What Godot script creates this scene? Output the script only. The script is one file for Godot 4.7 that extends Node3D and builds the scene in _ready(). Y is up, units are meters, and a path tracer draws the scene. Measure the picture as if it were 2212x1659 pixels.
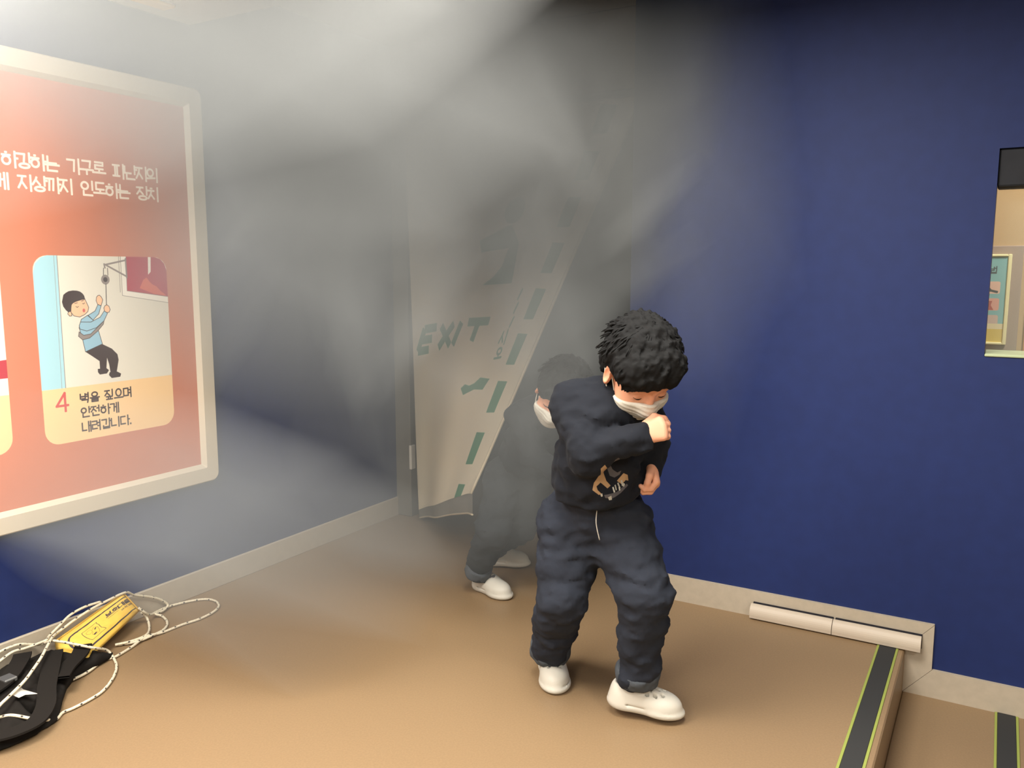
extends Node3D
# A smoke-drill corridor for children: blue walls, a big instruction board, a vinyl curtain in a doorway, two children coming out of the smoke.

const XL := -2.532      # face of the left wall
const ZP := -2.853      # face of the blue wall beside the doorway
const ZB := -3.205      # plane of the doorway
const XE := -1.168      # free edge of the blue wall
const LOWC := 2.06      # low ceiling
const HIGHC := 2.232    # ceiling in front of the doorway
const STEP := 0.15

var M := {}
var used := {}


func _ready() -> void:
	set_view()
	make_materials()
	build_room()
	build_lamps()
	build_board()
	build_doorway()
	build_steps()
	build_far_room()
	build_cable_covers()
	build_rescue_kit()
	build_front_boy()
	build_rear_child()
	build_smoke()


func set_view() -> void:
	var cam := Camera3D.new()
	cam.name = "camera"
	cam.position = Vector3(0, 1.2, 0)
	cam.rotation_degrees = Vector3(-7.68, 30.3, 0)
	cam.fov = 49.44
	cam.near = 0.02
	cam.far = 60.0
	add_child(cam)
	cam.current = true
	var e := Environment.new()
	e.background_mode = Environment.BG_COLOR
	e.background_color = Color(0.02, 0.02, 0.025)
	e.tonemap_mode = Environment.TONE_MAPPER_LINEAR
	e.tonemap_exposure = 1.1
	e.sdfgi_enabled = true
	e.ssao_enabled = true
	e.ssil_enabled = true
	e.volumetric_fog_enabled = true
	e.volumetric_fog_density = 0.0
	var we := WorldEnvironment.new()
	we.name = "world"
	we.environment = e
	add_child(we)


# ---------------------------------------------------------------- helpers

func numbered(called: String) -> String:
	if not used.has(called):
		used[called] = 0
		return called
	used[called] += 1
	return "%s_%03d" % [called, used[called]]


func tag(o: Node, label: String, category := "", group := "", kind := "") -> Node:
	if label: o.set_meta("label", label)
	if category: o.set_meta("category", category)
	if group: o.set_meta("group", group)
	if kind: o.set_meta("kind", kind)
	return o


func thing(called: String, label: String, category: String, at := Vector3.ZERO, group := "") -> Node3D:
	var o := Node3D.new()
	o.name = numbered(called)
	o.position = at
	add_child(o, true)
	tag(o, label, category, group)
	return o


func put(called: String, mesh: Mesh, mat: Material, parent: Node = null) -> MeshInstance3D:
	var o := MeshInstance3D.new()
	var used_in := 0
	if parent == null:
		o.name = numbered(called)
	else:
		for c in parent.get_children():
			if String(c.name) == called or String(c.name).begins_with(called + "_0"): used_in += 1
		o.name = called if used_in == 0 else "%s_%03d" % [called, used_in]
	o.mesh = mesh
	o.material_override = mat
	o.cast_shadow = GeometryInstance3D.SHADOW_CASTING_SETTING_ON
	(parent if parent else self).add_child(o, true)
	return o


func begin() -> SurfaceTool:
	var st := SurfaceTool.new()
	st.begin(Mesh.PRIMITIVE_TRIANGLES)
	return st


func done(st: SurfaceTool, tangents := false) -> ArrayMesh:
	st.index()
	st.generate_normals()
	if tangents: st.generate_tangents()
	return st.commit()


func tri(st: SurfaceTool, a: Vector3, b: Vector3, c: Vector3) -> void:   # seen clockwise
	st.add_vertex(a); st.add_vertex(b); st.add_vertex(c)


func quad(st: SurfaceTool, a: Vector3, b: Vector3, c: Vector3, d: Vector3) -> void:
	tri(st, a, b, c); tri(st, a, c, d)


func uvquad(st: SurfaceTool, p: Array, t: Array) -> void:
	for k in [0, 1, 2, 0, 2, 3]:
		st.set_uv(t[k])
		st.add_vertex(p[k])


# a box with chamfered edges from lo to hi (c = chamfer)
func cbox(st: SurfaceTool, lo: Vector3, hi: Vector3, c := 0.0, xf := Transform3D()) -> void:
	st.set_smooth_group(-1)
	var m := (lo + hi) / 2
	var h := (hi - lo) / 2
	c = minf(c, minf(h.x, minf(h.y, h.z)) * 0.95)
	if c <= 0.0:
		for ax in 3:
			for s in [-1.0, 1.0]:
				var n := Vector3.ZERO; n[ax] = s
				var u := Vector3.ZERO; u[(ax + 1) % 3] = 1
				var v := Vector3.ZERO; v[(ax + 2) % 3] = s
				facet(st, [m + h * (n - u - v), m + h * (n + u - v), m + h * (n + u + v), m + h * (n - u + v)], n, xf)
		return
	var i := h - Vector3(c, c, c)
	for ax in 3:
		var b := (ax + 1) % 3
		var d := (ax + 2) % 3
		for s in [-1.0, 1.0]:
			var n := Vector3.ZERO; n[ax] = s
			var f := []
			for k in [[-1, -1], [1, -1], [1, 1], [-1, 1]]:
				var p := Vector3.ZERO
				p[ax] = s * h[ax]; p[b] = k[0] * i[b]; p[d] = k[1] * i[d]
				f.append(m + p)
			facet(st, f, n, xf)
			for s2 in [-1.0, 1.0]:
				var f2 := []
				for k in [[0, -1], [1, -1], [1, 1], [0, 1]]:
					var p := Vector3.ZERO
					p[d] = k[1] * i[d]
					if k[0] == 0:
						p[ax] = s * h[ax]; p[b] = s2 * i[b]
					else:
						p[ax] = s * i[ax]; p[b] = s2 * h[b]
					f2.append(m + p)
				var n2 := Vector3.ZERO; n2[ax] = s; n2[b] = s2
				facet(st, f2, n2, xf)
	for sx in [-1.0, 1.0]:
		for sy in [-1.0, 1.0]:
			for sz in [-1.0, 1.0]:
				var s := Vector3(sx, sy, sz)
				facet(st, [m + s * Vector3(h.x, i.y, i.z), m + s * Vector3(i.x, h.y, i.z), m + s * Vector3(i.x, i.y, h.z)], s, xf)


# a flat polygon turned so that its front looks along n
func facet(st: SurfaceTool, f: Array, n: Vector3, xf := Transform3D()) -> void:
	var turn: bool = (f[1] - f[0]).cross(f[2] - f[0]).dot(n) > 0
	for k in range(1, f.size() - 1):
		if turn: tri(st, xf * f[0], xf * f[k + 1], xf * f[k])
		else: tri(st, xf * f[0], xf * f[k], xf * f[k + 1])


func box(lo: Vector3, hi: Vector3, c := 0.0) -> ArrayMesh:
	var st := begin()
	cbox(st, lo, hi, c)
	return done(st)


# a tube along points with a radius for each (or one for all); uv.y runs along in metres
func tube(st: SurfaceTool, pts: Array, rads: Array, sides := 10, cap := true) -> void:
	st.set_smooth_group(0)
	var rings := []
	var up := Vector3(0.137, 0.98, 0.21).normalized()
	var run := 0.0
	var runs := []
	for k in pts.size():
		var t: Vector3 = (pts[mini(k + 1, pts.size() - 1)] - pts[maxi(k - 1, 0)]).normalized()
		if absf(t.dot(up)) > 0.97: up = Vector3(up.y, up.z, up.x)
		var a := t.cross(up).normalized()
		var b := a.cross(t).normalized()
		up = b
		var r: float = rads[mini(k, rads.size() - 1)]
		var ring := []
		for s in sides + 1:
			var w := TAU * s / sides
			ring.append(pts[k] + (a * cos(w) + b * sin(w)) * r)
		rings.append(ring)
		if k > 0: run += pts[k].distance_to(pts[k - 1])
		runs.append(run)
	for k in range(1, pts.size()):
		for s in sides:
			var p := [rings[k - 1][s], rings[k][s], rings[k][s + 1], rings[k - 1][s + 1]]
			var t := [Vector2(float(s) / sides, runs[k - 1]), Vector2(float(s) / sides, runs[k]), Vector2(float(s + 1) / sides, runs[k]), Vector2(float(s + 1) / sides, runs[k - 1])]
			uvquad(st, p, t)
	if cap:
		for e in 2:
			var ring: Array = rings[0] if e == 0 else rings[-1]
			var c: Vector3 = pts[0] if e == 0 else pts[-1]
			for s in sides:
				st.set_uv(Vector2(0, 0))
				if e == 0: tri(st, c, ring[s], ring[s + 1])
				else: tri(st, c, ring[s + 1], ring[s])


# a smooth curve through points, n steps between each two
func spline(pts: Array, n := 6) -> Array:
	var out := []
	for k in pts.size() - 1:
		var p0: Vector3 = pts[maxi(k - 1, 0)]
		var p3: Vector3 = pts[mini(k + 2, pts.size() - 1)]
		for s in n:
			out.append(pts[k].cubic_interpolate(pts[k + 1], p0, p3, float(s) / n))
	out.append(pts[-1])
	return out


func mat(called: String, c: Color, rough := 0.6, extra := {}) -> StandardMaterial3D:
	var m := StandardMaterial3D.new()
	m.resource_name = called
	m.albedo_color = c
	m.roughness = rough
	m.metallic_specular = 0.4
	for k in extra: m.set(k, extra[k])
	M[called] = m
	return m


func noise(freq: float, oct := 4, seed_ := 1, type := FastNoiseLite.TYPE_SIMPLEX_SMOOTH) -> FastNoiseLite:
	var n := FastNoiseLite.new()
	n.noise_type = type
	n.seed = seed_
	n.frequency = freq
	n.fractal_octaves = oct
	return n


func noise_tex(n: FastNoiseLite, lo: Color, hi: Color, size := 512) -> NoiseTexture2D:
	var t := NoiseTexture2D.new()
	t.width = size
	t.height = size
	t.seamless = true
	t.noise = n
	var g := Gradient.new()
	g.set_color(0, lo)
	g.set_color(1, hi)
	t.color_ramp = g
	return t


func grain(m: StandardMaterial3D, freq: float, lo: float, size_m: float, seed_ := 1, bump := 0.0) -> void:
	m.albedo_texture = noise_tex(noise(freq, 5, seed_), Color(lo, lo, lo), Color.WHITE)
	m.uv1_triplanar = true
	m.uv1_world_triplanar = true
	m.uv1_scale = Vector3.ONE / size_m
	if bump > 0.0:
		var t := noise_tex(noise(freq * 3, 3, seed_ + 5), Color.BLACK, Color.WHITE)
		t.as_normal_map = true
		t.color_ramp = null
		t.bump_strength = 8.0
		m.normal_enabled = true
		m.normal_texture = t
		m.normal_scale = bump


func make_materials() -> void:
	grain(mat("blue_paint", Color(0.1, 0.165, 0.365), 0.62), 0.02, 0.93, 0.7, 3)
	grain(mat("header_paint", Color(0.84, 0.79, 0.72), 0.7), 0.02, 0.93, 0.7, 4)
	grain(mat("ceiling_paint", Color(0.86, 0.82, 0.75), 0.8), 0.02, 0.94, 0.8, 5)
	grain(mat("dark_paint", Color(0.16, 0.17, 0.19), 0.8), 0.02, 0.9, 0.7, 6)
	var fl := mat("vinyl_floor", Color(0.555, 0.46, 0.342), 0.42)
	grain(fl, 0.06, 0.93, 0.25, 7, 0.0)
	grain(mat("skirting", Color(0.71, 0.665, 0.59), 0.5), 0.02, 0.95, 0.4, 8)
	mat("cable_plastic", Color(0.74, 0.69, 0.62), 0.45)
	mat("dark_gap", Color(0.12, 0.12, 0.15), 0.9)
	grain(mat("nosing_black", Color(0.23, 0.23, 0.225), 0.85), 0.2, 0.7, 0.12, 9, 0.06)
	mat("nosing_lime", Color(0.56, 0.6, 0.29), 0.6)
	mat("frame_cream", Color(0.82, 0.775, 0.69), 0.4)
	mat("jamb_grey", Color(0.42, 0.4, 0.36), 0.5)
	mat("trim_white", Color(0.85, 0.83, 0.78), 0.5)
	mat("lamp_face", Color(1, 0.96, 0.9), 0.5, {"emission_enabled": true, "emission": Color(1, 0.95, 0.86), "emission_energy_multiplier": 1.6})


# ---------------------------------------------------------------- the setting

func struct(called: String, mesh: Mesh, m: Material, label: String) -> MeshInstance3D:
	var o := put(called, mesh, m)
	tag(o, label, "", "", "structure")
	return o


func build_room() -> void:
	struct("floor", box(Vector3(XL - 0.2, -0.6, -6.2), Vector3(-0.193, 0, 3.0), 0.004), M.vinyl_floor, "tan vinyl floor of the raised landing in front of the curtain doorway")
	struct("wall_left", box(Vector3(XL - 0.2, 0, ZB), Vector3(XL, 2.9, 3.0)), M.blue_paint, "blue wall that carries the salmon instruction board")
	# the blue wall beside the doorway, with the hatch cut through it
	var st := begin()
	var zt := ZP - 0.16
	cbox(st, Vector3(XE, -0.6, ZB), Vector3(XE + 0.17, 2.9, ZP))
	cbox(st, Vector3(XE + 0.17, -0.6, zt), Vector3(-0.034, 2.9, ZP))
	cbox(st, Vector3(-0.034, -0.6, zt), Vector3(1.1, 0.949, ZP))
	cbox(st, Vector3(-0.034, 1.553, zt), Vector3(1.1, 2.9, ZP))
	cbox(st, Vector3(1.1, -0.6, zt), Vector3(3.2, 2.9, ZP))
	struct("wall_right", done(st), M.blue_paint, "blue wall right of the doorway with a hatch in it and steps along its foot")
	struct("ceiling", box(Vector3(XL - 0.2, LOWC, -2.086), Vector3(3.2, 2.9, 3.0)), M.ceiling_paint, "low cream ceiling over the landing")
	struct("ceiling_recess", box(Vector3(XL, HIGHC, ZB), Vector3(3.2, 2.9, -2.086)), M.ceiling_paint, "higher cream ceiling strip in front of the doorway")
	struct("wall_near", box(Vector3(XL - 0.2, -0.6, 3.0), Vector3(3.4, 2.9, 3.2)), M.ceiling_paint, "cream wall behind the camera")
	struct("wall_far_right", box(Vector3(3.2, -0.6, -6.2), Vector3(3.4, 2.9, 3.0)), M.ceiling_paint, "cream wall at the foot of the steps")
	# baseboards
	struct("baseboard_left", box(Vector3(XL, 0, -3.195), Vector3(XL + 0.012, 0.092, 3.0), 0.002), M.skirting, "cream baseboard along the foot of the blue left wall")
	build_stepped_baseboard()


# one flat board cut to the steps, in mitred lengths
func build_stepped_baseboard() -> void:
	var o := thing("baseboard_right", "cream baseboard that steps down along the stairs under the blue wall", "", Vector3.ZERO)
	o.set_meta("kind", "structure")
	var w := 0.092
	var xs := -0.193
	var z1 := ZP + 0.012
	var t := 0.34
	# outline corners of the stepping band: top and bottom edge
	var top := []
	var low := []
	top.append(Vector2(XE, w)); low.append(Vector2(XE, 0))
	for k in 3:
		var x := xs + t * k
		top.append(Vector2(x + 0.08, w - STEP * k)); low.append(Vector2(x, -STEP * k))
		top.append(Vector2(x + 0.08, w - STEP * (k + 1))); low.append(Vector2(x, -STEP * (k + 1)))
	for k in top.size() - 1:
		var st := begin()
		st.set_smooth_group(-1)
		var g := 0.0008
		var a: Vector2 = top[k]
		var b: Vector2 = top[k + 1]
		var c: Vector2 = low[k + 1]
		var d: Vector2 = low[k]
		var q := [a, b, c, d]
		var along := (b - a).normalized() * g
		q = [a + along, b - along, c - along, d + along]
		var f := []
		var r := []
		for p in q:
			f.append(Vector3(p.x, p.y, z1)); r.append(Vector3(p.x, p.y, ZP))
		facet(st, f, Vector3(0, 0, 1))
		var mid: Vector3 = (f[0] + f[1] + f[2] + f[3] + r[0] + r[1] + r[2] + r[3]) / 8.0
		for i in 4:
			var j := (i + 1) % 4
			var side := [f[i], f[j], r[j], r[i]]
			facet(st, side, (f[i] + r[j]) / 2.0 - mid)
		put("board", done(st), M.skirting, o)


func build_steps() -> void:
	struct("stair_tread", box(Vector3(-0.193, -0.6, ZP), Vector3(0.147, -STEP, 3.0), 0.003), M.vinyl_floor, "first tan tread below the landing")
	struct("floor_lower", box(Vector3(0.147, -0.6, ZP), Vector3(3.2, -2 * STEP, 3.0), 0.003), M.vinyl_floor, "tan floor at the foot of the steps")
	nosing(-0.193, 0.0, "dark anti-slip strip with lime edges on the edge of the upper landing")
	nosing(0.147, -STEP, "dark anti-slip strip with lime edges on the edge of the tread below")


func nosing(edge: float, y: float, label: String) -> void:
	var o := thing("stair_nosing", label, "stair nosing", Vector3(edge - 0.045, y, 0), "anti-slip strips on the steps")
	var z0 := ZP + 0.012
	var zn := 0.4
	put("tread_strip", box(Vector3(-0.027, 0, z0), Vector3(0.021, 0.0035, zn), 0.001), M.nosing_black, o)
	put("edge_line", box(Vector3(-0.0345, 0, z0), Vector3(-0.0275, 0.003, zn), 0.0006), M.nosing_lime, o)
	put("edge_line", box(Vector3(0.0215, 0, z0), Vector3(0.0285, 0.003, zn), 0.0006), M.nosing_lime, o)


func build_lamps() -> void:
	ceiling_lamp(Vector3(-1.8, LOWC, -0.52), 0.9, 6.6, "square ceiling light panel over the instruction board")
	ceiling_lamp(Vector3(-0.7, LOWC, -1.4), 0.9, 5.6, "added square fill light panel over the middle of the landing")  # added unseen panel that brightens the smoke and the doorway
	ceiling_lamp(Vector3(-0.7, LOWC, 1.3), 0.9, 7.5, "added square fill light panel, out of view, near the back of the landing")  # added behind the camera for light from the front
	ceiling_lamp(Vector3(1.3, LOWC, -0.4), 0.6, 3.8, "added weak square fill light panel over the steps")  # added weak fill, lights the scene from the right


func ceiling_lamp_at(at: Vector3, w: float, energy: float, label: String) -> void:
	ceiling_lamp(at, w, energy, label)


func ceiling_lamp(at: Vector3, w: float, energy: float, label: String) -> void:
	var o := thing("ceiling_light", label, "ceiling light", at, "")
	var st := begin()
	var h := w / 2
	for s in [-1.0, 1.0]:
		cbox(st, Vector3(-h - 0.03, -0.02, s * (h + 0.015) - 0.015), Vector3(h + 0.03, 0, s * (h + 0.015) + 0.015), 0.004)
		cbox(st, Vector3(s * (h + 0.015) - 0.015, -0.02, -h), Vector3(s * (h + 0.015) + 0.015, 0, h), 0.004)
	put("frame", done(st), M.trim_white, o)
	put("diffuser", box(Vector3(-h, -0.012, -h), Vector3(h, 0, h)), M.lamp_face, o)
	var l := AreaLight3D.new()
	l.name = "lamp_light"
	l.area_size = Vector2(w, w)
	l.area_normalize_energy = true
	l.light_energy = energy
	l.light_color = Color(1.0, 0.985, 0.96)
	l.shadow_enabled = true
	l.area_range = 12.0
	l.area_attenuation = 2.0
	l.rotation_degrees = Vector3(-90, 0, 0)
	l.position = Vector3(0, -0.022, 0)
	o.add_child(l)




# ---------------------------------------------------------------- drawing flat print into images

func fill_poly(img: Image, pts: Array, c: Color) -> void:
	var w := img.get_width()
	var hgt := img.get_height()
	var y0 := 1e9
	var y1 := -1e9
	var x0 := 1e9
	var x1 := -1e9
	for p in pts:
		y0 = minf(y0, p.y); y1 = maxf(y1, p.y); x0 = minf(x0, p.x); x1 = maxf(x1, p.x)
	var ix0 := maxi(0, int(x0))
	var ix1 := mini(w - 1, int(x1) + 1)
	if ix1 < ix0: return
	var cov := PackedFloat32Array()
	cov.resize(ix1 - ix0 + 1)
	for y in range(maxi(0, int(y0)), mini(hgt - 1, int(y1) + 1) + 1):
		cov.fill(0.0)
		var any := false
		for sub in 3:
			var sy := y + (sub + 0.5) / 3.0
			var xs := []
			for k in pts.size():
				var a: Vector2 = pts[k]
				var b: Vector2 = pts[(k + 1) % pts.size()]
				if (a.y <= sy) != (b.y <= sy):
					xs.append(a.x + (sy - a.y) / (b.y - a.y) * (b.x - a.x))
			xs.sort()
			for k in range(0, xs.size() - 1, 2):
				var lo := maxf(xs[k], ix0)
				var hi := minf(xs[k + 1], ix1 + 1)
				if hi <= lo: continue
				any = true
				for x in range(int(lo), mini(int(hi), ix1) + 1):
					cov[x - ix0] += (minf(hi, x + 1) - maxf(lo, x)) / 3.0
		if not any: continue
		for x in range(ix0, ix1 + 1):
			var f := cov[x - ix0]
			if f > 0.99: img.set_pixel(x, y, c)
			elif f > 0.0: img.set_pixel(x, y, img.get_pixel(x, y).lerp(c, f))


func stroke(img: Image, pts: Array, width: float, c: Color, round_ends := true) -> void:
	var r := width / 2
	for k in pts.size() - 1:
		var a: Vector2 = pts[k]
		var b: Vector2 = pts[k + 1]
		var d := b - a
		if d.length() < 0.01: d = Vector2(0.01, 0)
		var t := d.normalized()
		var n := Vector2(-t.y, t.x) * r
		var e := t * (r * 0.9 if round_ends else 0.0)
		fill_poly(img, [a - e + n * 0.6, a - e * 0.6 + n, b + e * 0.6 + n, b + e + n * 0.6, b + e - n * 0.6, b + e * 0.6 - n, a - e * 0.6 - n, a - e - n * 0.6], c)


func circle(c: Vector2, rx: float, ry: float, n := 20) -> Array:
	var out := []
	for k in n: out.append(c + Vector2(cos(TAU * k / n) * rx, sin(TAU * k / n) * ry))
	return out


func round_rect(x0: float, y0: float, x1: float, y1: float, r: float) -> Array:
	var out := []
	for q in [[x1 - r, y1 - r, 0], [x0 + r, y1 - r, 1], [x0 + r, y0 + r, 2], [x1 - r, y0 + r, 3]]:
		for k in 7:
			var w = (q[2] + k / 6.0) * PI / 2
			out.append(Vector2(q[0] + cos(w) * r, q[1] + sin(w) * r))
	return out


# "12,34 56,78" -> points, scaled
func pts(s: String, k := 1.0, off := Vector2.ZERO) -> Array:
	var out := []
	for p in s.split(" ", false):
		var q := p.split(",")
		out.append((Vector2(float(q[0]), float(q[1])) + off) * k)
	return out


# strokes of the Korean letters on a 9 x 9 field; "o" is a ring filling the field
func jamo_strokes(ch: String) -> String:
	return {
		"ㄱ": "00 90 89", "ㄲ": "00 40 39|50 90 89", "ㄴ": "00 09 99", "ㄷ": "90 00 09 99", "ㄹ": "00 90 94 04 09 99", "ㅁ": "00 90 99 09 00",
		"ㅂ": "00 09 99 90|05 95", "ㅅ": "50 43 09|43 99", "ㅇ": "o", "ㅈ": "00 90|50 44 09|44 99", "ㅊ": "40 60|02 92|52 45 09|45 99", "ㅋ": "00 90 89|04 94",
		"ㅌ": "90 00 09 99|04 94", "ㅍ": "00 90|30 39|60 69|09 99", "ㅎ": "40 50|02 92|O", "ㅃ": "00 09 49 40|05 45|50 59 99 90|55 95",
	}[ch]


func jamo(img: Image, ch: String, x: float, y: float, w: float, h: float, sw: float, c: Color) -> void:
	for s in jamo_strokes(ch).split("|"):
		if s == "o" or s == "O":
			var cy := y + h * (0.5 if s == "o" else 0.66)
			var ry := h * (0.5 if s == "o" else 0.34)
			var ring := circle(Vector2(x + w / 2, cy), w / 2, ry, 18)
			ring.append(ring[0])
			stroke(img, ring, sw, c)
		else:
			var l := []
			for p in s.split(" "): l.append(Vector2(x + w * float(p[0]) / 9, y + h * float(p[1]) / 9))
			stroke(img, l, sw, c)


# one syllable, or other sign, in a square em at x, y
func syllable(img: Image, ch: String, x: float, y: float, em: float, sw: float, c: Color) -> void:
	var n := ch.unicode_at(0) - 0xAC00
	if ch == ".":
		fill_poly(img, circle(Vector2(x + em * 0.12, y + em * 0.9), sw * 0.7, sw * 0.7, 10), c)
		return
	if n < 0: return
	var first: String = "ㄱㄲㄴㄷㄸㄹㅁㅂㅃㅅㅆㅇㅈㅉㅊㅋㅌㅍㅎ"[n / 588]
	var v := (n % 588) / 28
	var t := n % 28
	var last: String = " ㄱㄲㄳㄴㄵㄶㄷㄹㄺㄻㄼㄽㄾㄿㅀㅁㅂㅄㅅㅆㅇㅈㅊㅋㅌㅍㅎ"[t]
	var below := 0.58 if t else 0.92
	if t: jamo(img, last, x + em * 0.2, y + em * 0.68, em * 0.62, em * 0.26, sw, c)
	var flat := v in [8, 12, 13, 17, 18]
	if flat:      # ㅗ ㅛ ㅜ ㅠ ㅡ
		var ly := below * (0.8 if v in [8, 12] else 0.98 if v == 18 else 0.68)
		jamo(img, first, x + em * 0.22, y + em * 0.06, em * 0.56, em * (ly - (0.24 if v == 8 else 0.16) * below / 0.92 - 0.06), sw, c)
		stroke(img, [Vector2(x + em * 0.04, y + em * ly), Vector2(x + em * 0.96, y + em * ly)], sw, c)
		if v == 8: stroke(img, [Vector2(x + em * 0.5, y + em * (ly - 0.2 * below)), Vector2(x + em * 0.5, y + em * ly)], sw, c)
		if v == 13: stroke(img, [Vector2(x + em * 0.5, y + em * ly), Vector2(x + em * 0.5, y + em * below)], sw, c)
		return
	var mixed := v == 19     # ㅢ
	var stems := [0.84]
	if v in [1, 5]: stems = [0.7, 0.9]
	jamo(img, first, x + em * 0.06, y + em * 0.1, em * (0.48 if stems.size() == 1 else 0.4), em * ((0.5 if mixed else 0.78 * below)), sw, c)
	for sx in stems: stroke(img, [Vector2(x + em * sx, y + em * 0.02), Vector2(x + em * sx, y + em * (below if t else 0.98))], sw, c)
	var mid := below * 0.45
	if mixed: stroke(img, [Vector2(x + em * 0.04, y + em * 0.76), Vector2(x + em * 0.66, y + em * 0.7)], sw, c)
	if v == 0: stroke(img, [Vector2(x + em * 0.84, y + em * mid), Vector2(x + em, y + em * mid)], sw, c)
	if v == 4: stroke(img, [Vector2(x + em * 0.64, y + em * mid), Vector2(x + em * 0.84, y + em * mid)], sw, c)
	if v == 6:
		for q in [0.3, 0.62]: stroke(img, [Vector2(x + em * 0.62, y + em * below * q), Vector2(x + em * 0.84, y + em * below * q)], sw, c)
	if v == 1: stroke(img, [Vector2(x + em * 0.7, y + em * mid), Vector2(x + em * 0.9, y + em * mid)], sw, c)
	if v == 5: stroke(img, [Vector2(x + em * 0.54, y + em * mid), Vector2(x + em * 0.7, y + em * mid)], sw, c)


func write_line(img: Image, text: String, x: float, y: float, em: float, sw: float, c: Color, adv := 1.08, gap := 0.5) -> void:
	for ch in text:
		if ch == " ":
			x += em * gap
			continue
		syllable(img, ch, x, y, em, sw, c)
		x += em * adv


func write_width(text: String, em: float, adv := 1.08, gap := 0.5) -> float:
	var x := 0.0
	for ch in text: x += em * (gap if ch == " " else adv)
	return x


func print_mat(called: String, img: Image, rough := 0.5) -> StandardMaterial3D:
	img.generate_mipmaps()
	var m := mat(called, Color.WHITE, rough)
	m.albedo_texture = ImageTexture.create_from_image(img)
	m.texture_repeat = false
	return m


# ---------------------------------------------------------------- the instruction board

const BX0 := 60.0     # left end of the print, in mm from z = -0.2 towards the doorway
const BX1 := 1831.0
const BH := 1281.0

func board_image() -> Image:
	var k := 1.15
	var img := Image.create(int((BX1 - BX0) * k), int(BH * k), false, Image.FORMAT_RGB8)
	var off := Vector2(-BX0, 0)
	var salmon := Color(0.8, 0.52, 0.42)
	img.fill(salmon)
	var white := Color(0.99, 0.93, 0.86)
	# heading, two lines
	var em := 47.0
	for row in [["하강하는 기구로 피난자의", 1711.0, 247.0], ["게 지상까지 인도하는 장치", 1710.0, 311.0]]:
		var w := write_width(row[0], em, 0.9, 0.58)
		write_line(img, row[0], (row[1] - w - BX0) * k, (row[2] - em / 2) * k, em * k, 6.6 * k, white, 0.9, 0.58)
	var cream := Color(0.97, 0.82, 0.62)
	for n in 3:
		var x0 := 1258.0 - n * 566.0
		fill_poly(img, round_rect((x0 - BX0) * k, 523 * k, (x0 + 468 - BX0) * k, 1110 * k, 46 * k), cream)
		var top := round_rect((x0 - BX0) * k, 523 * k, (x0 + 468 - BX0) * k, 1050 * k, 46 * k)
		var cut := []
		for p in top: cut.append(Vector2(p.x, minf(p.y, 935 * k)))
		fill_poly(img, cut, Color(0.9, 0.88, 0.82))
	# the part of the third card that the photograph shows
	fill_poly(img, pts("1060,830 1160,830 1160,885 1060,885", k, off), Color(0.72, 0.3, 0.33))
	fill_poly(img, pts("1080,800 1160,792 1160,830 1080,836", k, off), Color(0.95, 0.92, 0.86))
	draw_fourth_card(img, k, off)
	return img


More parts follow.
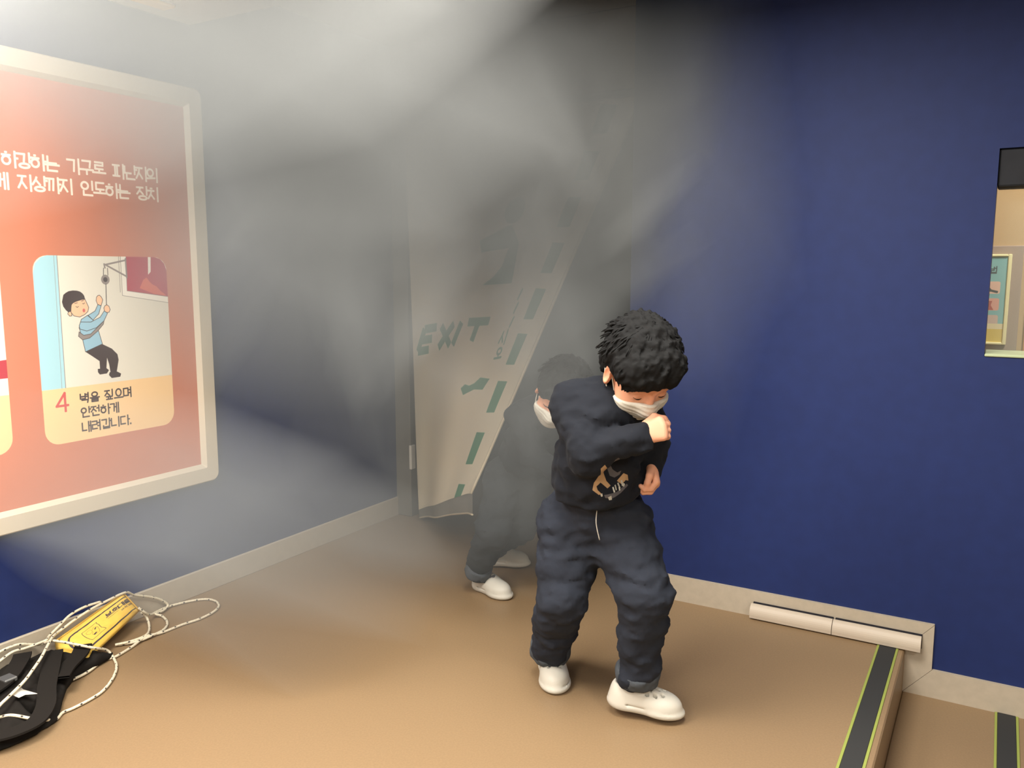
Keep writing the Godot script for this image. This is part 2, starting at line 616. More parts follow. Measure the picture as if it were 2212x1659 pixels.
func draw_fourth_card(img: Image, k: float, off: Vector2) -> void:
	var ink := Color(0.27, 0.23, 0.23)
	var skin := Color(0.96, 0.77, 0.62)
	var shirt := Color(0.6, 0.76, 0.83)
	var dark := Color(0.29, 0.24, 0.24)
	var grey := Color(0.58, 0.54, 0.52)
	fill_poly(img, pts("1258,575 1266,548 1285,530 1303,523 1336,523 1334,935 1258,935", k, off), Color(0.68, 0.85, 0.89))
	stroke(img, pts("1336,523 1334,935", k, off), 2.0 * k, grey)
	stroke(img, pts("1326,523 1322,935", k, off), 1.0 * k, grey)
	fill_poly(img, pts("1552,523 1552,652 1726,680 1726,658 1569,636 1572,523", k, off), Color(0.95, 0.93, 0.88))
	fill_poly(img, pts("1572,523 1680,523 1702,529 1718,545 1726,569 1726,659 1569,636", k, off), Color(0.7, 0.27, 0.33))
	fill_poly(img, pts("1617,628 1632,600 1646,592 1656,606 1667,616 1682,622 1699,640 1712,648 1720,656 1670,648", k, off), Color(0.83, 0.42, 0.36))
	fill_poly(img, pts("1655,523 1652,583 1663,573 1666,523", k, off), Color(0.95, 0.93, 0.88))
	for l in ["1552,523 1551,651 1726,680", "1545,523 1544,640", "1572,523 1569,636 1726,659"]: stroke(img, pts(l, k, off), 1.6 * k, grey)
	# bracket, pulley and rope
	for l in ["1496,550 1568,535", "1500,552 1570,588", "1570,530 1571,592", "1492,548 1494,560"]: stroke(img, pts(l, k, off), 5.5 * k, grey)
	for l in ["1489,561 1487,584", "1503,561 1503,584"]: stroke(img, pts(l, k, off), 2.0 * k, ink)
	fill_poly(img, circle((Vector2(1493, 598) + off) * k, 15 * k, 16 * k), grey)
	fill_poly(img, circle((Vector2(1493, 598) + off) * k, 7.5 * k, 8 * k), dark)
	stroke(img, pts("1494,612 1491,684", k, off), 2.4 * k, ink)
	# the man: legs, shoes, trunk, arms, sling, head
	for s in ["1408,827 1468,807 1500,824 1519,844 1522,863 1512,904 1490,902 1487,874 1481,852 1476,889 1454,886 1454,861 1430,843", "1446,886 1476,886 1485,894 1477,904 1452,905 1446,897", "1487,901 1515,902 1528,910 1524,920 1493,921 1484,910"]:
		fill_poly(img, pts(s, k, off), dark)
	outlined(img, "1461,678 1472,682 1462,708 1441,727 1425,711 1450,698", k, off, shirt, ink)
	outlined(img, "1458,654 1463,649 1469,648 1475,654 1479,663 1476,672 1472,682 1460,677 1456,665", k, off, skin, ink)
	outlined(img, "1401,723 1423,711 1441,727 1456,757 1468,806 1408,827 1401,787 1392,749", k, off, shirt, ink)
	outlined(img, "1391,762 1406,774 1430,771 1479,731 1476,742 1455,763 1425,784 1401,788 1388,776", k, off, grey, ink)
	outlined(img, "1394,753 1393,742 1398,731 1433,733 1466,719 1482,699 1493,707 1479,731 1451,752 1417,761", k, off, shirt, ink)
	outlined(img, "1481,690 1486,682 1493,680 1500,685 1503,696 1499,704 1491,705 1483,700", k, off, skin, ink)
	outlined(img, "1372,673 1396,660 1417,657 1424,673 1429,686 1425,699 1414,708 1397,715 1378,711 1368,699", k, off, skin, ink)
	outlined(img, "1360,698 1366,695 1370,700 1371,710 1364,711 1358,704", k, off, skin, ink)
	fill_poly(img, pts("1346,651 1348,644 1356,638 1366,633 1380,631 1393,632 1403,635 1411,641 1416,648 1419,661 1408,661 1396,664 1386,667 1377,671 1371,678 1369,686 1370,695 1361,699 1353,692 1345,680 1342,666", k, off), dark)
	fill_poly(img, circle((Vector2(1412, 695) + off) * k, 4.5 * k, 6 * k), Color(0.82, 0.42, 0.4))
	for l in ["1386,682 1391,684 1395,682", "1409,673 1413,674 1416,671", "1383,672 1392,670", "1406,665 1413,663"]: stroke(img, pts(l, k, off), 1.6 * k, dark)
	# caption
	for l in ["1329,951 1301,990 1338,990", "1329,951 1329,1008"]: stroke(img, pts(l, k, off), 7.5 * k, Color(0.82, 0.37, 0.36))
	var em := 34.0
	write_line(img, "벽을 짚으며", (1378 - BX0) * k, 958 * k, em * k, 4.6 * k, dark, 1.0, 0.5)
	write_line(img, "안전하게", (1378 - BX0) * k, 1004 * k, em * k, 4.6 * k, dark, 1.0, 0.5)
	write_line(img, "내려갑니다.", (1378 - BX0) * k, 1052 * k, em * k, 4.6 * k, dark, 1.0, 0.5)


func outlined(img: Image, s: String, k: float, off: Vector2, c: Color, ink: Color) -> void:
	var p := pts(s, k, off)
	fill_poly(img, p, c)
	p.append(p[0])
	stroke(img, p, 1.6 * k, ink)


func build_board() -> void:
	var o := thing("instruction_board", "large salmon instruction board in a cream frame on the blue left wall", "sign", Vector3(XL, 0, 0))
	var zr := -2.033          # right end of the print
	var zl := -0.2 - BX0 / 1000.0
	var y0 := 0.491
	var y1 := 1.772
	# print
	var st := begin()
	var d := 0.008
	uvquad(st, [Vector3(d, y1, zl), Vector3(d, y1, zr), Vector3(d, y0, zr), Vector3(d, y0, zl)], [Vector2(0, 0), Vector2(1, 0), Vector2(1, 1), Vector2(0, 1)])
	put("printed_panel", done(st), print_mat("board_print", board_image(), 0.45), o)
	# frame: rounded outer corner, flat face, bevel down to the print
	st = begin()
	var wd := 0.068
	var rings := []
	for q in [[wd, 0.0, 0.03], [wd, 0.02, 0.03], [wd - 0.004, 0.024, 0.027], [0.014, 0.024, 0.006], [0.0, 0.008, 0.0008]]:
		var ring := []
		for p in round_rect(zr - q[0], y0 - q[0], zl + q[0], y1 + q[0], q[2]): ring.append(Vector3(q[1], p.y, p.x))
		rings.append(ring)
	var mid := Vector3(0, (y0 + y1) / 2, (zl + zr) / 2)
	for r in rings.size() - 1:
		st.set_smooth_group(-1)
		for k in rings[r].size():
			var j: int = (k + 1) % rings[r].size()
			var f := [rings[r][k], rings[r][j], rings[r + 1][j], rings[r + 1][k]]
			var out: Vector3 = (f[0] - mid).normalized() if r < 2 else Vector3(1, 0, 0)
			facet(st, f, out)
	put("frame", done(st), M.frame_cream, o)
	# the small yellow fitting under the ceiling edge
	var e := thing("ceiling_marker", "small flat yellow fitting at the edge of the ceiling above the board", "ceiling fitting", Vector3(-2.41, LOWC, -1.84))
	put("housing", box(Vector3(-0.03, -0.012, -0.07), Vector3(0.03, 0, 0.07), 0.004), mat("yellow_plastic", Color(0.93, 0.78, 0.4), 0.5), e)
	put("base_plate", box(Vector3(-0.035, -0.004, -0.075), Vector3(0.035, 0, 0.075), 0.001), M.trim_white, e)


# ---------------------------------------------------------------- the doorway and its curtain

func build_doorway() -> void:
	# panels over the opening, with open joints between them
	var st := begin()
	cbox(st, Vector3(XL, 1.905, ZB - 0.1), Vector3(XE, HIGHC, ZB), 0.003)
	struct("wall_back", done(st), M.header_paint, "grey-beige panel over the curtain doorway")
	st = begin()
	cbox(st, Vector3(XL, 1.83, ZB - 0.1), Vector3(XE, 1.9, ZB), 0.003)
	struct("trim_1", done(st), M.header_paint, "grey-beige rail under the panel over the doorway")
	# left door post
	var o := thing("door_1", "dark grey post at the left side of the curtain doorway", "", Vector3.ZERO)
	o.set_meta("kind", "structure")
	put("post", box(Vector3(XL, 0, ZB - 0.1), Vector3(XL + 0.09, 1.83, ZB + 0.01), 0.004), M.jamb_grey, o)
	put("hinge", box(Vector3(XL + 0.085, 0.24, ZB - 0.02), Vector3(XL + 0.1, 0.36, ZB + 0.016), 0.003), M.trim_white, o)
	# the dark passage behind
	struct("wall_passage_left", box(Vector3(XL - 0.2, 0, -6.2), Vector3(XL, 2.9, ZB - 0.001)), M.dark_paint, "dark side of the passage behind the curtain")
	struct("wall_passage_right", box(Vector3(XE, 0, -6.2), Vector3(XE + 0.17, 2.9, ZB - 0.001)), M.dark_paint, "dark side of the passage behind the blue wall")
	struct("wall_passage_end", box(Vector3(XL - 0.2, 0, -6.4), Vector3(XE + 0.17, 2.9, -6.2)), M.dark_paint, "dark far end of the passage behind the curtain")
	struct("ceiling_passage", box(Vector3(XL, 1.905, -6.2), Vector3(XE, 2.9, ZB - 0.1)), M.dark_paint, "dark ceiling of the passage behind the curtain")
	build_curtain()


const CTL := Vector3(-2.44, 1.9, -3.19)
const CTR := Vector3(-1.26, 1.9, -3.19)
const CBL := Vector3(-2.387, 0.05, -3.19)
const CBR := Vector3(-1.747, 0.339, -2.686)

func curtain_at(u: float, v: float) -> Vector3:
	var p := CTL.lerp(CTR, u).lerp(CBL.lerp(CBR, u), v)
	var n := Vector3(0.35, 0.05, 0.93)
	var w := sin(u * 15.0 + v * 2.0) * 0.012 * (0.3 + v) * (1 - u) + sin(u * 4.2 + 0.4) * 0.03 * v * (1 - u) * u * 4 + sin(v * 9 + u * 5) * 0.004
	if v > 0.93 and u > 0.9: w += (u - 0.9) * 0.25 * (v - 0.93) / 0.07
	return p + n * w


func curtain_image() -> Image:
	var w := 720
	var h := 1100
	var img := Image.create(w, h, false, Image.FORMAT_RGB8)
	img.fill(Color(0.96, 0.91, 0.79))
	var green := Color(0.12, 0.52, 0.29)
	var k := Vector2(w, h)
	for d in [[0.85, 0.02], [0.85, 0.135], [0.85, 0.25], [0.853, 0.364], [0.848, 0.478], [0.832, 0.59], [0.798, 0.708], [0.742, 0.835], [0.7, 0.965]]:
		var u: float = d[0]
		var v: float = d[1]
		var wd := 0.065 + maxf(0, v - 0.55) * 0.11
		fill_poly(img, [Vector2(u, v) * k, Vector2(u + wd, v + 0.007) * k, Vector2(u + wd - 0.012 - (v - 0.5) * 0.03, v + 0.077 + v * 0.01) * k, Vector2(u - 0.012 - (v - 0.5) * 0.03, v + 0.072 + v * 0.01) * k], green)
	# EXIT
	var y0 := 0.532
	var y1 := 0.586
	var ym := (y0 + y1) / 2
	for l in [[0.105, y0, 0.045, y1], [0.105, y0, 0.2, y0], [0.075, ym, 0.165, ym], [0.045, y1, 0.14, y1], [0.238, y0, 0.323, y1], [0.34, y0, 0.225, y1], [0.4, y0, 0.35, y1], [0.45, y0 + 0.003, 0.6, y0 + 0.01], [0.528, y0, 0.5, y1]]:
		stroke(img, [Vector2(l[0], l[1]) * k, Vector2(l[2], l[3]) * k], 23, green, false)
	# column of small letters beside it
	for q in [["시", 0.575], ["오", 0.618]]: syllable(img, q[0], 0.705 * w, q[1] * h, 40, 6.0, green)
	for v in [0.475, 0.51, 0.545]: stroke(img, [Vector2(0.765, v) * k, Vector2(0.755, v + 0.022) * k], 7, green)
	# running figure above: leg and sweep; arrow stroke below
	fill_poly(img, [Vector2(0.505, 0.445) * k, Vector2(0.56, 0.43) * k, Vector2(0.6, 0.405) * k, Vector2(0.615, 0.36) * k, Vector2(0.665, 0.35) * k, Vector2(0.675, 0.4) * k, Vector2(0.685, 0.453) * k], green)
	fill_poly(img, [Vector2(0.44, 0.33) * k, Vector2(0.6, 0.3) * k, Vector2(0.665, 0.35) * k, Vector2(0.615, 0.36) * k, Vector2(0.46, 0.36) * k], green)
	fill_poly(img, circle(Vector2(0.6, 0.265) * k, 36, 36), green)
	fill_poly(img, [Vector2(0.479, 0.705) * k, Vector2(0.51, 0.697) * k, Vector2(0.549, 0.703) * k, Vector2(0.59, 0.7) * k, Vector2(0.632, 0.688) * k, Vector2(0.716, 0.697) * k, Vector2(0.679, 0.722) * k, Vector2(0.6, 0.716) * k, Vector2(0.51, 0.724) * k], green)
	return img


func build_curtain() -> void:
	var o := thing("vinyl_curtain", "cream vinyl curtain with green exit print pulled aside in the doorway", "curtain")
	var st := begin()
	st.set_smooth_group(0)
	var nu := 44
	var nv := 60
	for i in nu:
		for j in nv:
			var p := []
			var t := []
			for q in [[0, 0], [1, 0], [1, 1], [0, 1]]:
				var u := float(i + q[0]) / nu
				var v := float(j + q[1]) / nv
				p.append(curtain_at(u, v)); t.append(Vector2(u, v))
			uvquad(st, p, t)
	var m := print_mat("curtain_vinyl", curtain_image(), 0.45)
	m.backlight_enabled = true
	m.backlight = Color(0.25, 0.23, 0.2)
	m.cull_mode = BaseMaterial3D.CULL_DISABLED
	put("sheet", done(st), m, o)
	# welded edge along the free side
	st = begin()
	var l := []
	for k in 41: l.append(curtain_at(0.995, k / 40.0) + Vector3(0, 0, 0.003))
	tube(st, l, [0.006], 8)
	put("welded_edge", done(st), mat("edge_vinyl", Color(0.8, 0.74, 0.62), 0.4), o)
	# clear skirt along the bottom and its seam
	st = begin()
	st.set_smooth_group(0)
	var low := []
	for k in 31:
		var u := k / 30.0
		low.append(curtain_at(u, 1.0) + Vector3(0.004, -0.085 + 0.045 * (1 - u), 0.0))
	for k in 30:
		var a := curtain_at(k / 30.0, 0.995)
		var b := curtain_at((k + 1) / 30.0, 0.995)
		quad(st, a, b, low[k + 1], low[k])
	put("clear_skirt", done(st), mat("skirt_vinyl", Color(0.5, 0.49, 0.45), 0.3), o)
	st = begin()
	tube(st, low, [0.004], 6)
	put("bottom_seam", done(st), M.edge_vinyl, o)
	# hanging rail
	put("rail", box(Vector3(CTL.x - 0.02, 1.885, CTL.z - 0.012), Vector3(CTR.x + 0.03, 1.915, CTL.z + 0.012), 0.004), M.jamb_grey, o)


# ---------------------------------------------------------------- the hatch and the room behind it

func build_far_room() -> void:
	var zt := ZP - 0.16
	var o := thing("window_1", "hatch in the blue wall with a dark shutter box and a pale green sill", "", Vector3.ZERO)
	o.set_meta("kind", "structure")
	put("shutter_box", box(Vector3(-0.033, 1.446, zt + 0.02), Vector3(1.099, 1.552, ZP - 0.01), 0.004), M.dark_paint, o)
	put("sill", box(Vector3(-0.033, 0.949, zt), Vector3(1.099, 0.957, ZP + 0.006), 0.002), mat("sill_green", Color(0.7, 0.75, 0.6), 0.3), o)
	put("pane", box(Vector3(-0.033, 0.957, zt + 0.05), Vector3(1.099, 1.446, zt + 0.056)), mat("clear_pane", Color(0.9, 1.0, 0.95, 0.04), 0.03, {"transparency": BaseMaterial3D.TRANSPARENCY_ALPHA}), o)
	struct("wall_far_room", box(Vector3(-1.0, -0.6, -4.8), Vector3(3.2, 2.9, -4.6)), mat("far_wall_tan", Color(0.8, 0.68, 0.5), 0.7), "tan wall of the room behind the hatch")
	struct("ceiling_far_room", box(Vector3(-0.99, 2.4, -4.6), Vector3(3.2, 2.9, zt)), M.ceiling_paint, "ceiling of the room behind the hatch")
	struct("wall_far_room_left", box(Vector3(-1.0, -0.6, -4.6), Vector3(-0.9, 2.4, zt)), M.far_wall_tan, "side wall of the room behind the hatch")
	struct("floor_far_room", box(Vector3(-0.9, -0.6, -4.6), Vector3(3.2, -0.3, zt)), M.vinyl_floor, "floor of the room behind the hatch")
	# grey backing panel, and the framed poster on it
	var b := thing("backing_panel", "grey-beige wall panel behind the small teal poster in the next room", "panel", Vector3(0, 0, -4.6))
	put("board", box(Vector3(-0.75, 0.8, 0), Vector3(0.075, 1.32, 0.012), 0.003), mat("panel_grey", Color(0.68, 0.6, 0.53), 0.6), b)
	put("lower_rail", box(Vector3(-0.75, 0.775, 0.0), Vector3(0.075, 0.8, 0.02), 0.003), mat("panel_brown", Color(0.55, 0.45, 0.35), 0.6), b)
	var p := thing("framed_poster", "small teal poster in a bright cream frame seen through the hatch", "poster", Vector3(-0.12, 1.068, -4.587))
	var hw := 0.15
	var hh := 0.213
	var img := Image.create(256, 380, false, Image.FORMAT_RGB8)
	img.fill(Color(0.55, 0.76, 0.74))
	for k in 3: syllable(img, ["방", "법", "용"][k], [150.0, 186.0, 114.0][k], 44, 32, 4.5, Color(0.3, 0.35, 0.36))
	for q in [[0, Color(0.93, 0.78, 0.68)], [1, Color(0.9, 0.68, 0.6)], [2, Color(0.84, 0.75, 0.68)]]:
		fill_poly(img, round_rect(30, 110 + q[0] * 74, 232, 164 + q[0] * 74, 8), q[1])
	stroke(img, [Vector2(150, 122), Vector2(178, 128), Vector2(196, 150), Vector2(220, 156)], 10, Color(0.3, 0.33, 0.33))
	fill_poly(img, [Vector2(165, 196), Vector2(205, 196), Vector2(200, 215), Vector2(212, 236), Vector2(160, 236), Vector2(172, 214)], Color(0.72, 0.4, 0.36))
	fill_poly(img, [Vector2(0, 320), Vector2(256, 320), Vector2(256, 380), Vector2(0, 380)], Color(0.9, 0.8, 0.42))
	fill_poly(img, [Vector2(0, 296), Vector2(256, 296), Vector2(256, 320), Vector2(0, 320)], Color(0.93, 0.88, 0.7))
	var st := begin()
	uvquad(st, [Vector3(-hw + 0.014, hh - 0.01, 0.006), Vector3(hw - 0.014, hh - 0.01, 0.006), Vector3(hw - 0.014, -hh + 0.01, 0.006), Vector3(-hw + 0.014, -hh + 0.01, 0.006)], [Vector2(0, 0), Vector2(1, 0), Vector2(1, 1), Vector2(0, 1)])
	put("printed_sheet", done(st), print_mat("small_poster_print", img), p)
	st = begin()
	for s in [-1.0, 1.0]:
		cbox(st, Vector3(s * (hw - 0.008) - 0.008, -hh, 0), Vector3(s * (hw - 0.008) + 0.008, hh, 0.014), 0.003)
		cbox(st, Vector3(-hw + 0.016, s * (hh - 0.006) - 0.006, 0), Vector3(hw - 0.016, s * (hh - 0.006) + 0.006, 0.014), 0.003)
	put("frame", done(st), mat("poster_frame", Color(0.98, 0.95, 0.72), 0.4), p)
	var t := thing("orange_panel", "orange panel on the tan wall right of the small teal poster", "panel", Vector3(0.1, 0.77, -4.6))
	put("board", box(Vector3(0, 0, 0), Vector3(0.3, 0.25, 0.012), 0.003), mat("panel_orange", Color(0.86, 0.62, 0.42), 0.6), t)
	ceiling_lamp_at(Vector3(0.5, 2.4, -3.8), 0.5, 2.8, "ceiling light panel in the room behind the hatch")


# ---------------------------------------------------------------- cable covers on the baseboard

func build_cable_covers() -> void:
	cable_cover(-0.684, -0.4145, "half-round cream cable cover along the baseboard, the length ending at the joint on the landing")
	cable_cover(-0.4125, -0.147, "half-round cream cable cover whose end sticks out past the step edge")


func cable_cover(x0: float, x1: float, label: String) -> void:
	var o := thing("cable_cover", label, "cable cover", Vector3(x0, 0.006, ZP + 0.016), "cable covers along the baseboard")
	var st := begin()
	st.set_smooth_group(-1)
	var prof := []
	for k in 9:
		var w := PI / 2 * k / 8.0
		prof.append(Vector2(0.005 + 0.026 * cos(w - 0.0) , 0.012 + 0.033 * sin(w)))
	prof.push_front(Vector2(0.03, 0.0))
	prof.push_front(Vector2(0.004, 0.0))
	prof.append(Vector2(0.004, 0.045))
	var n := prof.size()
	var ln := x1 - x0
	for k in n:
		var a: Vector2 = prof[k]
		var b: Vector2 = prof[(k + 1) % n]
		var q := [Vector3(0, a.y, a.x), Vector3(ln, a.y, a.x), Vector3(ln, b.y, b.x), Vector3(0, b.y, b.x)]
		facet(st, q, Vector3(0, (a.y + b.y) / 2 - 0.02, (a.x + b.x) / 2 - 0.012))
	for e in 2:
		var f := []
		for p in prof: f.append(Vector3(ln * e, p.y, p.x))
		facet(st, f, Vector3(e * 2 - 1, 0, 0))
	put("cover", done(st), M.cable_plastic, o)
	put("gap_shade_strip", box(Vector3(0.006, 0.003, -0.003), Vector3(ln + 0.0015, 0.049, 0.0045)), M.dark_gap, o)  # dark strip drawn in place of the shadow gap behind the cover


# ---------------------------------------------------------------- bodies: a distance field on a grid, meshed as surface nets

class Field:
	var lo: Vector3
	var c: float
	var nx: int
	var ny: int
	var nz: int
	var d := PackedFloat32Array()

	func _init(low: Vector3, high: Vector3, cell: float) -> void:
		lo = low
		c = cell
		nx = int((high.x - low.x) / cell) + 2
		ny = int((high.y - low.y) / cell) + 2
		nz = int((high.z - low.z) / cell) + 2
		d.resize(nx * ny * nz)
		d.fill(0.2)

	func span(mn: Vector3, mx: Vector3) -> Array:
		return [maxi(0, int((mn.x - lo.x) / c)), mini(nx - 1, int((mx.x - lo.x) / c) + 1), maxi(0, int((mn.y - lo.y) / c)), mini(ny - 1, int((mx.y - lo.y) / c) + 1), maxi(0, int((mn.z - lo.z) / c)), mini(nz - 1, int((mx.z - lo.z) / c) + 1)]

	# tapered capsule, joined smoothly with what is there
	func capsule(a: Vector3, b: Vector3, ra: float, rb: float, k := 0.02, cut := false) -> void:
		var m := maxf(ra, rb) + k + c * 4
		var s := span(a.min(b) - Vector3(m, m, m), a.max(b) + Vector3(m, m, m))
		var ab := b - a
		var l2 := maxf(ab.length_squared(), 1e-9)
		for z in range(s[4], s[5] + 1):
			for y in range(s[2], s[3] + 1):
				var at := (z * ny + y) * nx
				for x in range(s[0], s[1] + 1):
					var p := lo + Vector3(x, y, z) * c - a
					var t := clampf(p.dot(ab) / l2, 0.0, 1.0)
					var v := (p - ab * t).length() - ra - (rb - ra) * t
					var o := d[at + x]
					if cut:
						v = -v
						var h := maxf(k - absf(o - v), 0.0)
						d[at + x] = maxf(o, v) + h * h / k * 0.25
					else:
						var h := maxf(k - absf(o - v), 0.0)
						d[at + x] = minf(o, v) - h * h / k * 0.25

	func ellipsoid(e: Vector3, r: Vector3, k := 0.02, cut := false, turn := Basis()) -> void:
		var big := maxf(r.x, maxf(r.y, r.z)) + k + c * 4
		var s := span(e - Vector3(big, big, big), e + Vector3(big, big, big))
		var inv := turn.transposed()
		for z in range(s[4], s[5] + 1):
			for y in range(s[2], s[3] + 1):
				var at := (z * ny + y) * nx
				for x in range(s[0], s[1] + 1):
					var p := inv * (lo + Vector3(x, y, z) * c - e)
					var q := p / r
					var k0 := q.length()
					var k1 := (q / r).length()
					var v := k0 * (k0 - 1.0) / maxf(k1, 1e-6)
					var o := d[at + x]
					if cut:
						v = -v
						var h := maxf(k - absf(o - v), 0.0)
						d[at + x] = maxf(o, v) + h * h / k * 0.25
					else:
						var h := maxf(k - absf(o - v), 0.0)
						d[at + x] = minf(o, v) - h * h / k * 0.25

	# keep only the side of a plane that n points away from
	func clip(p0: Vector3, n: Vector3, k := 0.004) -> void:
		for z in nz:
			for y in ny:
				var at := (z * ny + y) * nx
				for x in nx:
					var v := (lo + Vector3(x, y, z) * c - p0).dot(n)
					var o := d[at + x]
					var h := maxf(k - absf(o - v), 0.0)
					d[at + x] = maxf(o, v) + h * h / k * 0.25

	func rough(n: FastNoiseLite, amp: float, stretch := Vector3.ONE) -> void:
		for z in nz:
			for y in ny:
				var at := (z * ny + y) * nx
				for x in nx:
					if absf(d[at + x]) < amp + c * 2.5:
						d[at + x] += n.get_noise_3dv((lo + Vector3(x, y, z) * c) * stretch) * amp

	func arrays() -> Array:
		var verts := PackedVector3Array()
		var cell_v := PackedInt32Array()
		cell_v.resize(nx * ny * nz)
		cell_v.fill(-1)
		var sx := 1
		var sy := nx
		var sz := nx * ny
		var corner := [0, sx, sy, sx + sy, sz, sx + sz, sy + sz, sx + sy + sz]
		var off := [Vector3(0, 0, 0), Vector3(1, 0, 0), Vector3(0, 1, 0), Vector3(1, 1, 0), Vector3(0, 0, 1), Vector3(1, 0, 1), Vector3(0, 1, 1), Vector3(1, 1, 1)]
		var edges := [[0, 1], [2, 3], [4, 5], [6, 7], [0, 2], [1, 3], [4, 6], [5, 7], [0, 4], [1, 5], [2, 6], [3, 7]]
		for z in nz - 1:
			for y in ny - 1:
				var at := (z * ny + y) * nx
				for x in nx - 1:
					var i := at + x
					if absf(d[i]) > c * 4.5: continue
					var inside := 0
					for q in 8:
						if d[i + corner[q]] < 0.0: inside += 1
					if inside == 0 or inside == 8: continue
					var sum := Vector3.ZERO
					var n := 0
					for e in edges:
						var a := d[i + corner[e[0]]]
						var b := d[i + corner[e[1]]]
						if (a < 0.0) != (b < 0.0):
							sum += (off[e[0]] as Vector3).lerp(off[e[1]], a / (a - b))
							n += 1
					cell_v[i] = verts.size()
					verts.append(lo + (Vector3(x, y, z) + sum / n) * c)
		var idx := PackedInt32Array()
		var steps := [[sx, sy, sz], [sy, sz, sx], [sz, sx, sy]]
		for z in range(1, nz - 1):
			for y in range(1, ny - 1):
				var at := (z * ny + y) * nx
				for x in range(1, nx - 1):
					var i := at + x
					if cell_v[i] < 0 : continue
					for st in steps:
						var a := d[i]
						var b := d[i + st[0]]
						if (a < 0.0) == (b < 0.0): continue
						var v0 := cell_v[i]
						var v1 := cell_v[i - st[1]]
						var v2 := cell_v[i - st[1] - st[2]]
						var v3 := cell_v[i - st[2]]
						if v1 < 0 or v2 < 0 or v3 < 0: continue
						if a < 0.0: idx.append_array([v0, v2, v1, v0, v3, v2])
						else: idx.append_array([v0, v1, v2, v0, v2, v3])
		var norm := PackedVector3Array()
		norm.resize(verts.size())
		for t in range(0, idx.size(), 3):
			var n := (verts[idx[t + 2]] - verts[idx[t]]).cross(verts[idx[t + 1]] - verts[idx[t]])
			for q in 3: norm[idx[t + q]] += n
		for q in norm.size(): norm[q] = norm[q].normalized()
		return [verts, norm, idx]


# several fields, each with its own placing, as one mesh; uv_axes = [origin, u axis, v axis, front] lays flat print on the front
func net_mesh(parts: Array, uv_axes := []) -> ArrayMesh:
	var v := PackedVector3Array()
	var n := PackedVector3Array()
	var ix := PackedInt32Array()
	for p in parts:
		var a: Array = p[0].arrays()
		var xf: Transform3D = p[1]
		var first := v.size()
		for k in a[0].size():
			v.append(xf * a[0][k])
			n.append((xf.basis * a[1][k]).normalized())
		for k in a[2]: ix.append(first + k)
	var arr := []
	arr.resize(Mesh.ARRAY_MAX)
	arr[Mesh.ARRAY_VERTEX] = v
	arr[Mesh.ARRAY_NORMAL] = n
	arr[Mesh.ARRAY_INDEX] = ix
	if uv_axes:
		var uv := PackedVector2Array()
		for k in v.size():
			var q: Vector3 = v[k] - uv_axes[0]
			var t := Vector2(q.dot(uv_axes[1]), q.dot(uv_axes[2])) + Vector2(0.5, 0.5)
			if n[k].dot(uv_axes[3]) < 0.0: t = Vector2(0.01, 0.01)
			uv.append(t.clamp(Vector2(0.01, 0.01), Vector2(0.99, 0.99)))
		arr[Mesh.ARRAY_TEX_UV] = uv
	var m := ArrayMesh.new()
	m.add_surface_from_arrays(Mesh.PRIMITIVE_TRIANGLES, arr)
	return m


# ---------------------------------------------------------------- the descent kit against the left wall

func build_rescue_kit() -> void:
	build_harness()
	build_yellow_bag()
	build_rope()


func bag_image() -> Image:
	var w := 900
	var h := 560
	var img := Image.create(w, h, false, Image.FORMAT_RGB8)
	img.fill(Color(0.93, 0.77, 0.36))
	var ink := Color(0.3, 0.27, 0.28)
	# border line, round at the near corners, open towards the far end
	var l := [Vector2(930, 110)]
	for k in 7: l.append(Vector2(180, 110) + Vector2(0, 60) + Vector2(-sin(k / 6.0 * PI / 2), -cos(k / 6.0 * PI / 2)) * 60)
	for k in 7: l.append(Vector2(180, 400) + Vector2(-cos(k / 6.0 * PI / 2), sin(k / 6.0 * PI / 2)) * 60)
	l.append(Vector2(930, 460))
	stroke(img, l, 24, ink)
	var sq := [Vector2(270, 185), Vector2(450, 185), Vector2(450, 395), Vector2(270, 395), Vector2(270, 185)]
	stroke(img, sq, 6, ink)
	# line drawing of a pouch with a strap in the square
	for s in ["300,230 330,215 360,240 350,280 320,290 300,260 300,230", "370,250 400,220 430,260 420,320 390,360 350,350 330,320 350,290"]: stroke(img, pts(s), 5, Color(0.62, 0.52, 0.3))
	fill_poly(img, pts("330,330 375,318 380,338 338,352"), ink)
	fill_poly(img, pts("385,262 412,244 418,256 392,280"), ink)
	write_line(img, "보호대를", 560, 172, 88, 15, ink, 0.94)
	stroke(img, [Vector2(560, 272), Vector2(700, 272)], 6, ink)
	write_line(img, "보호대를", 720, 290, 44, 7, Color(0.5, 0.43, 0.32), 0.94)
	return img


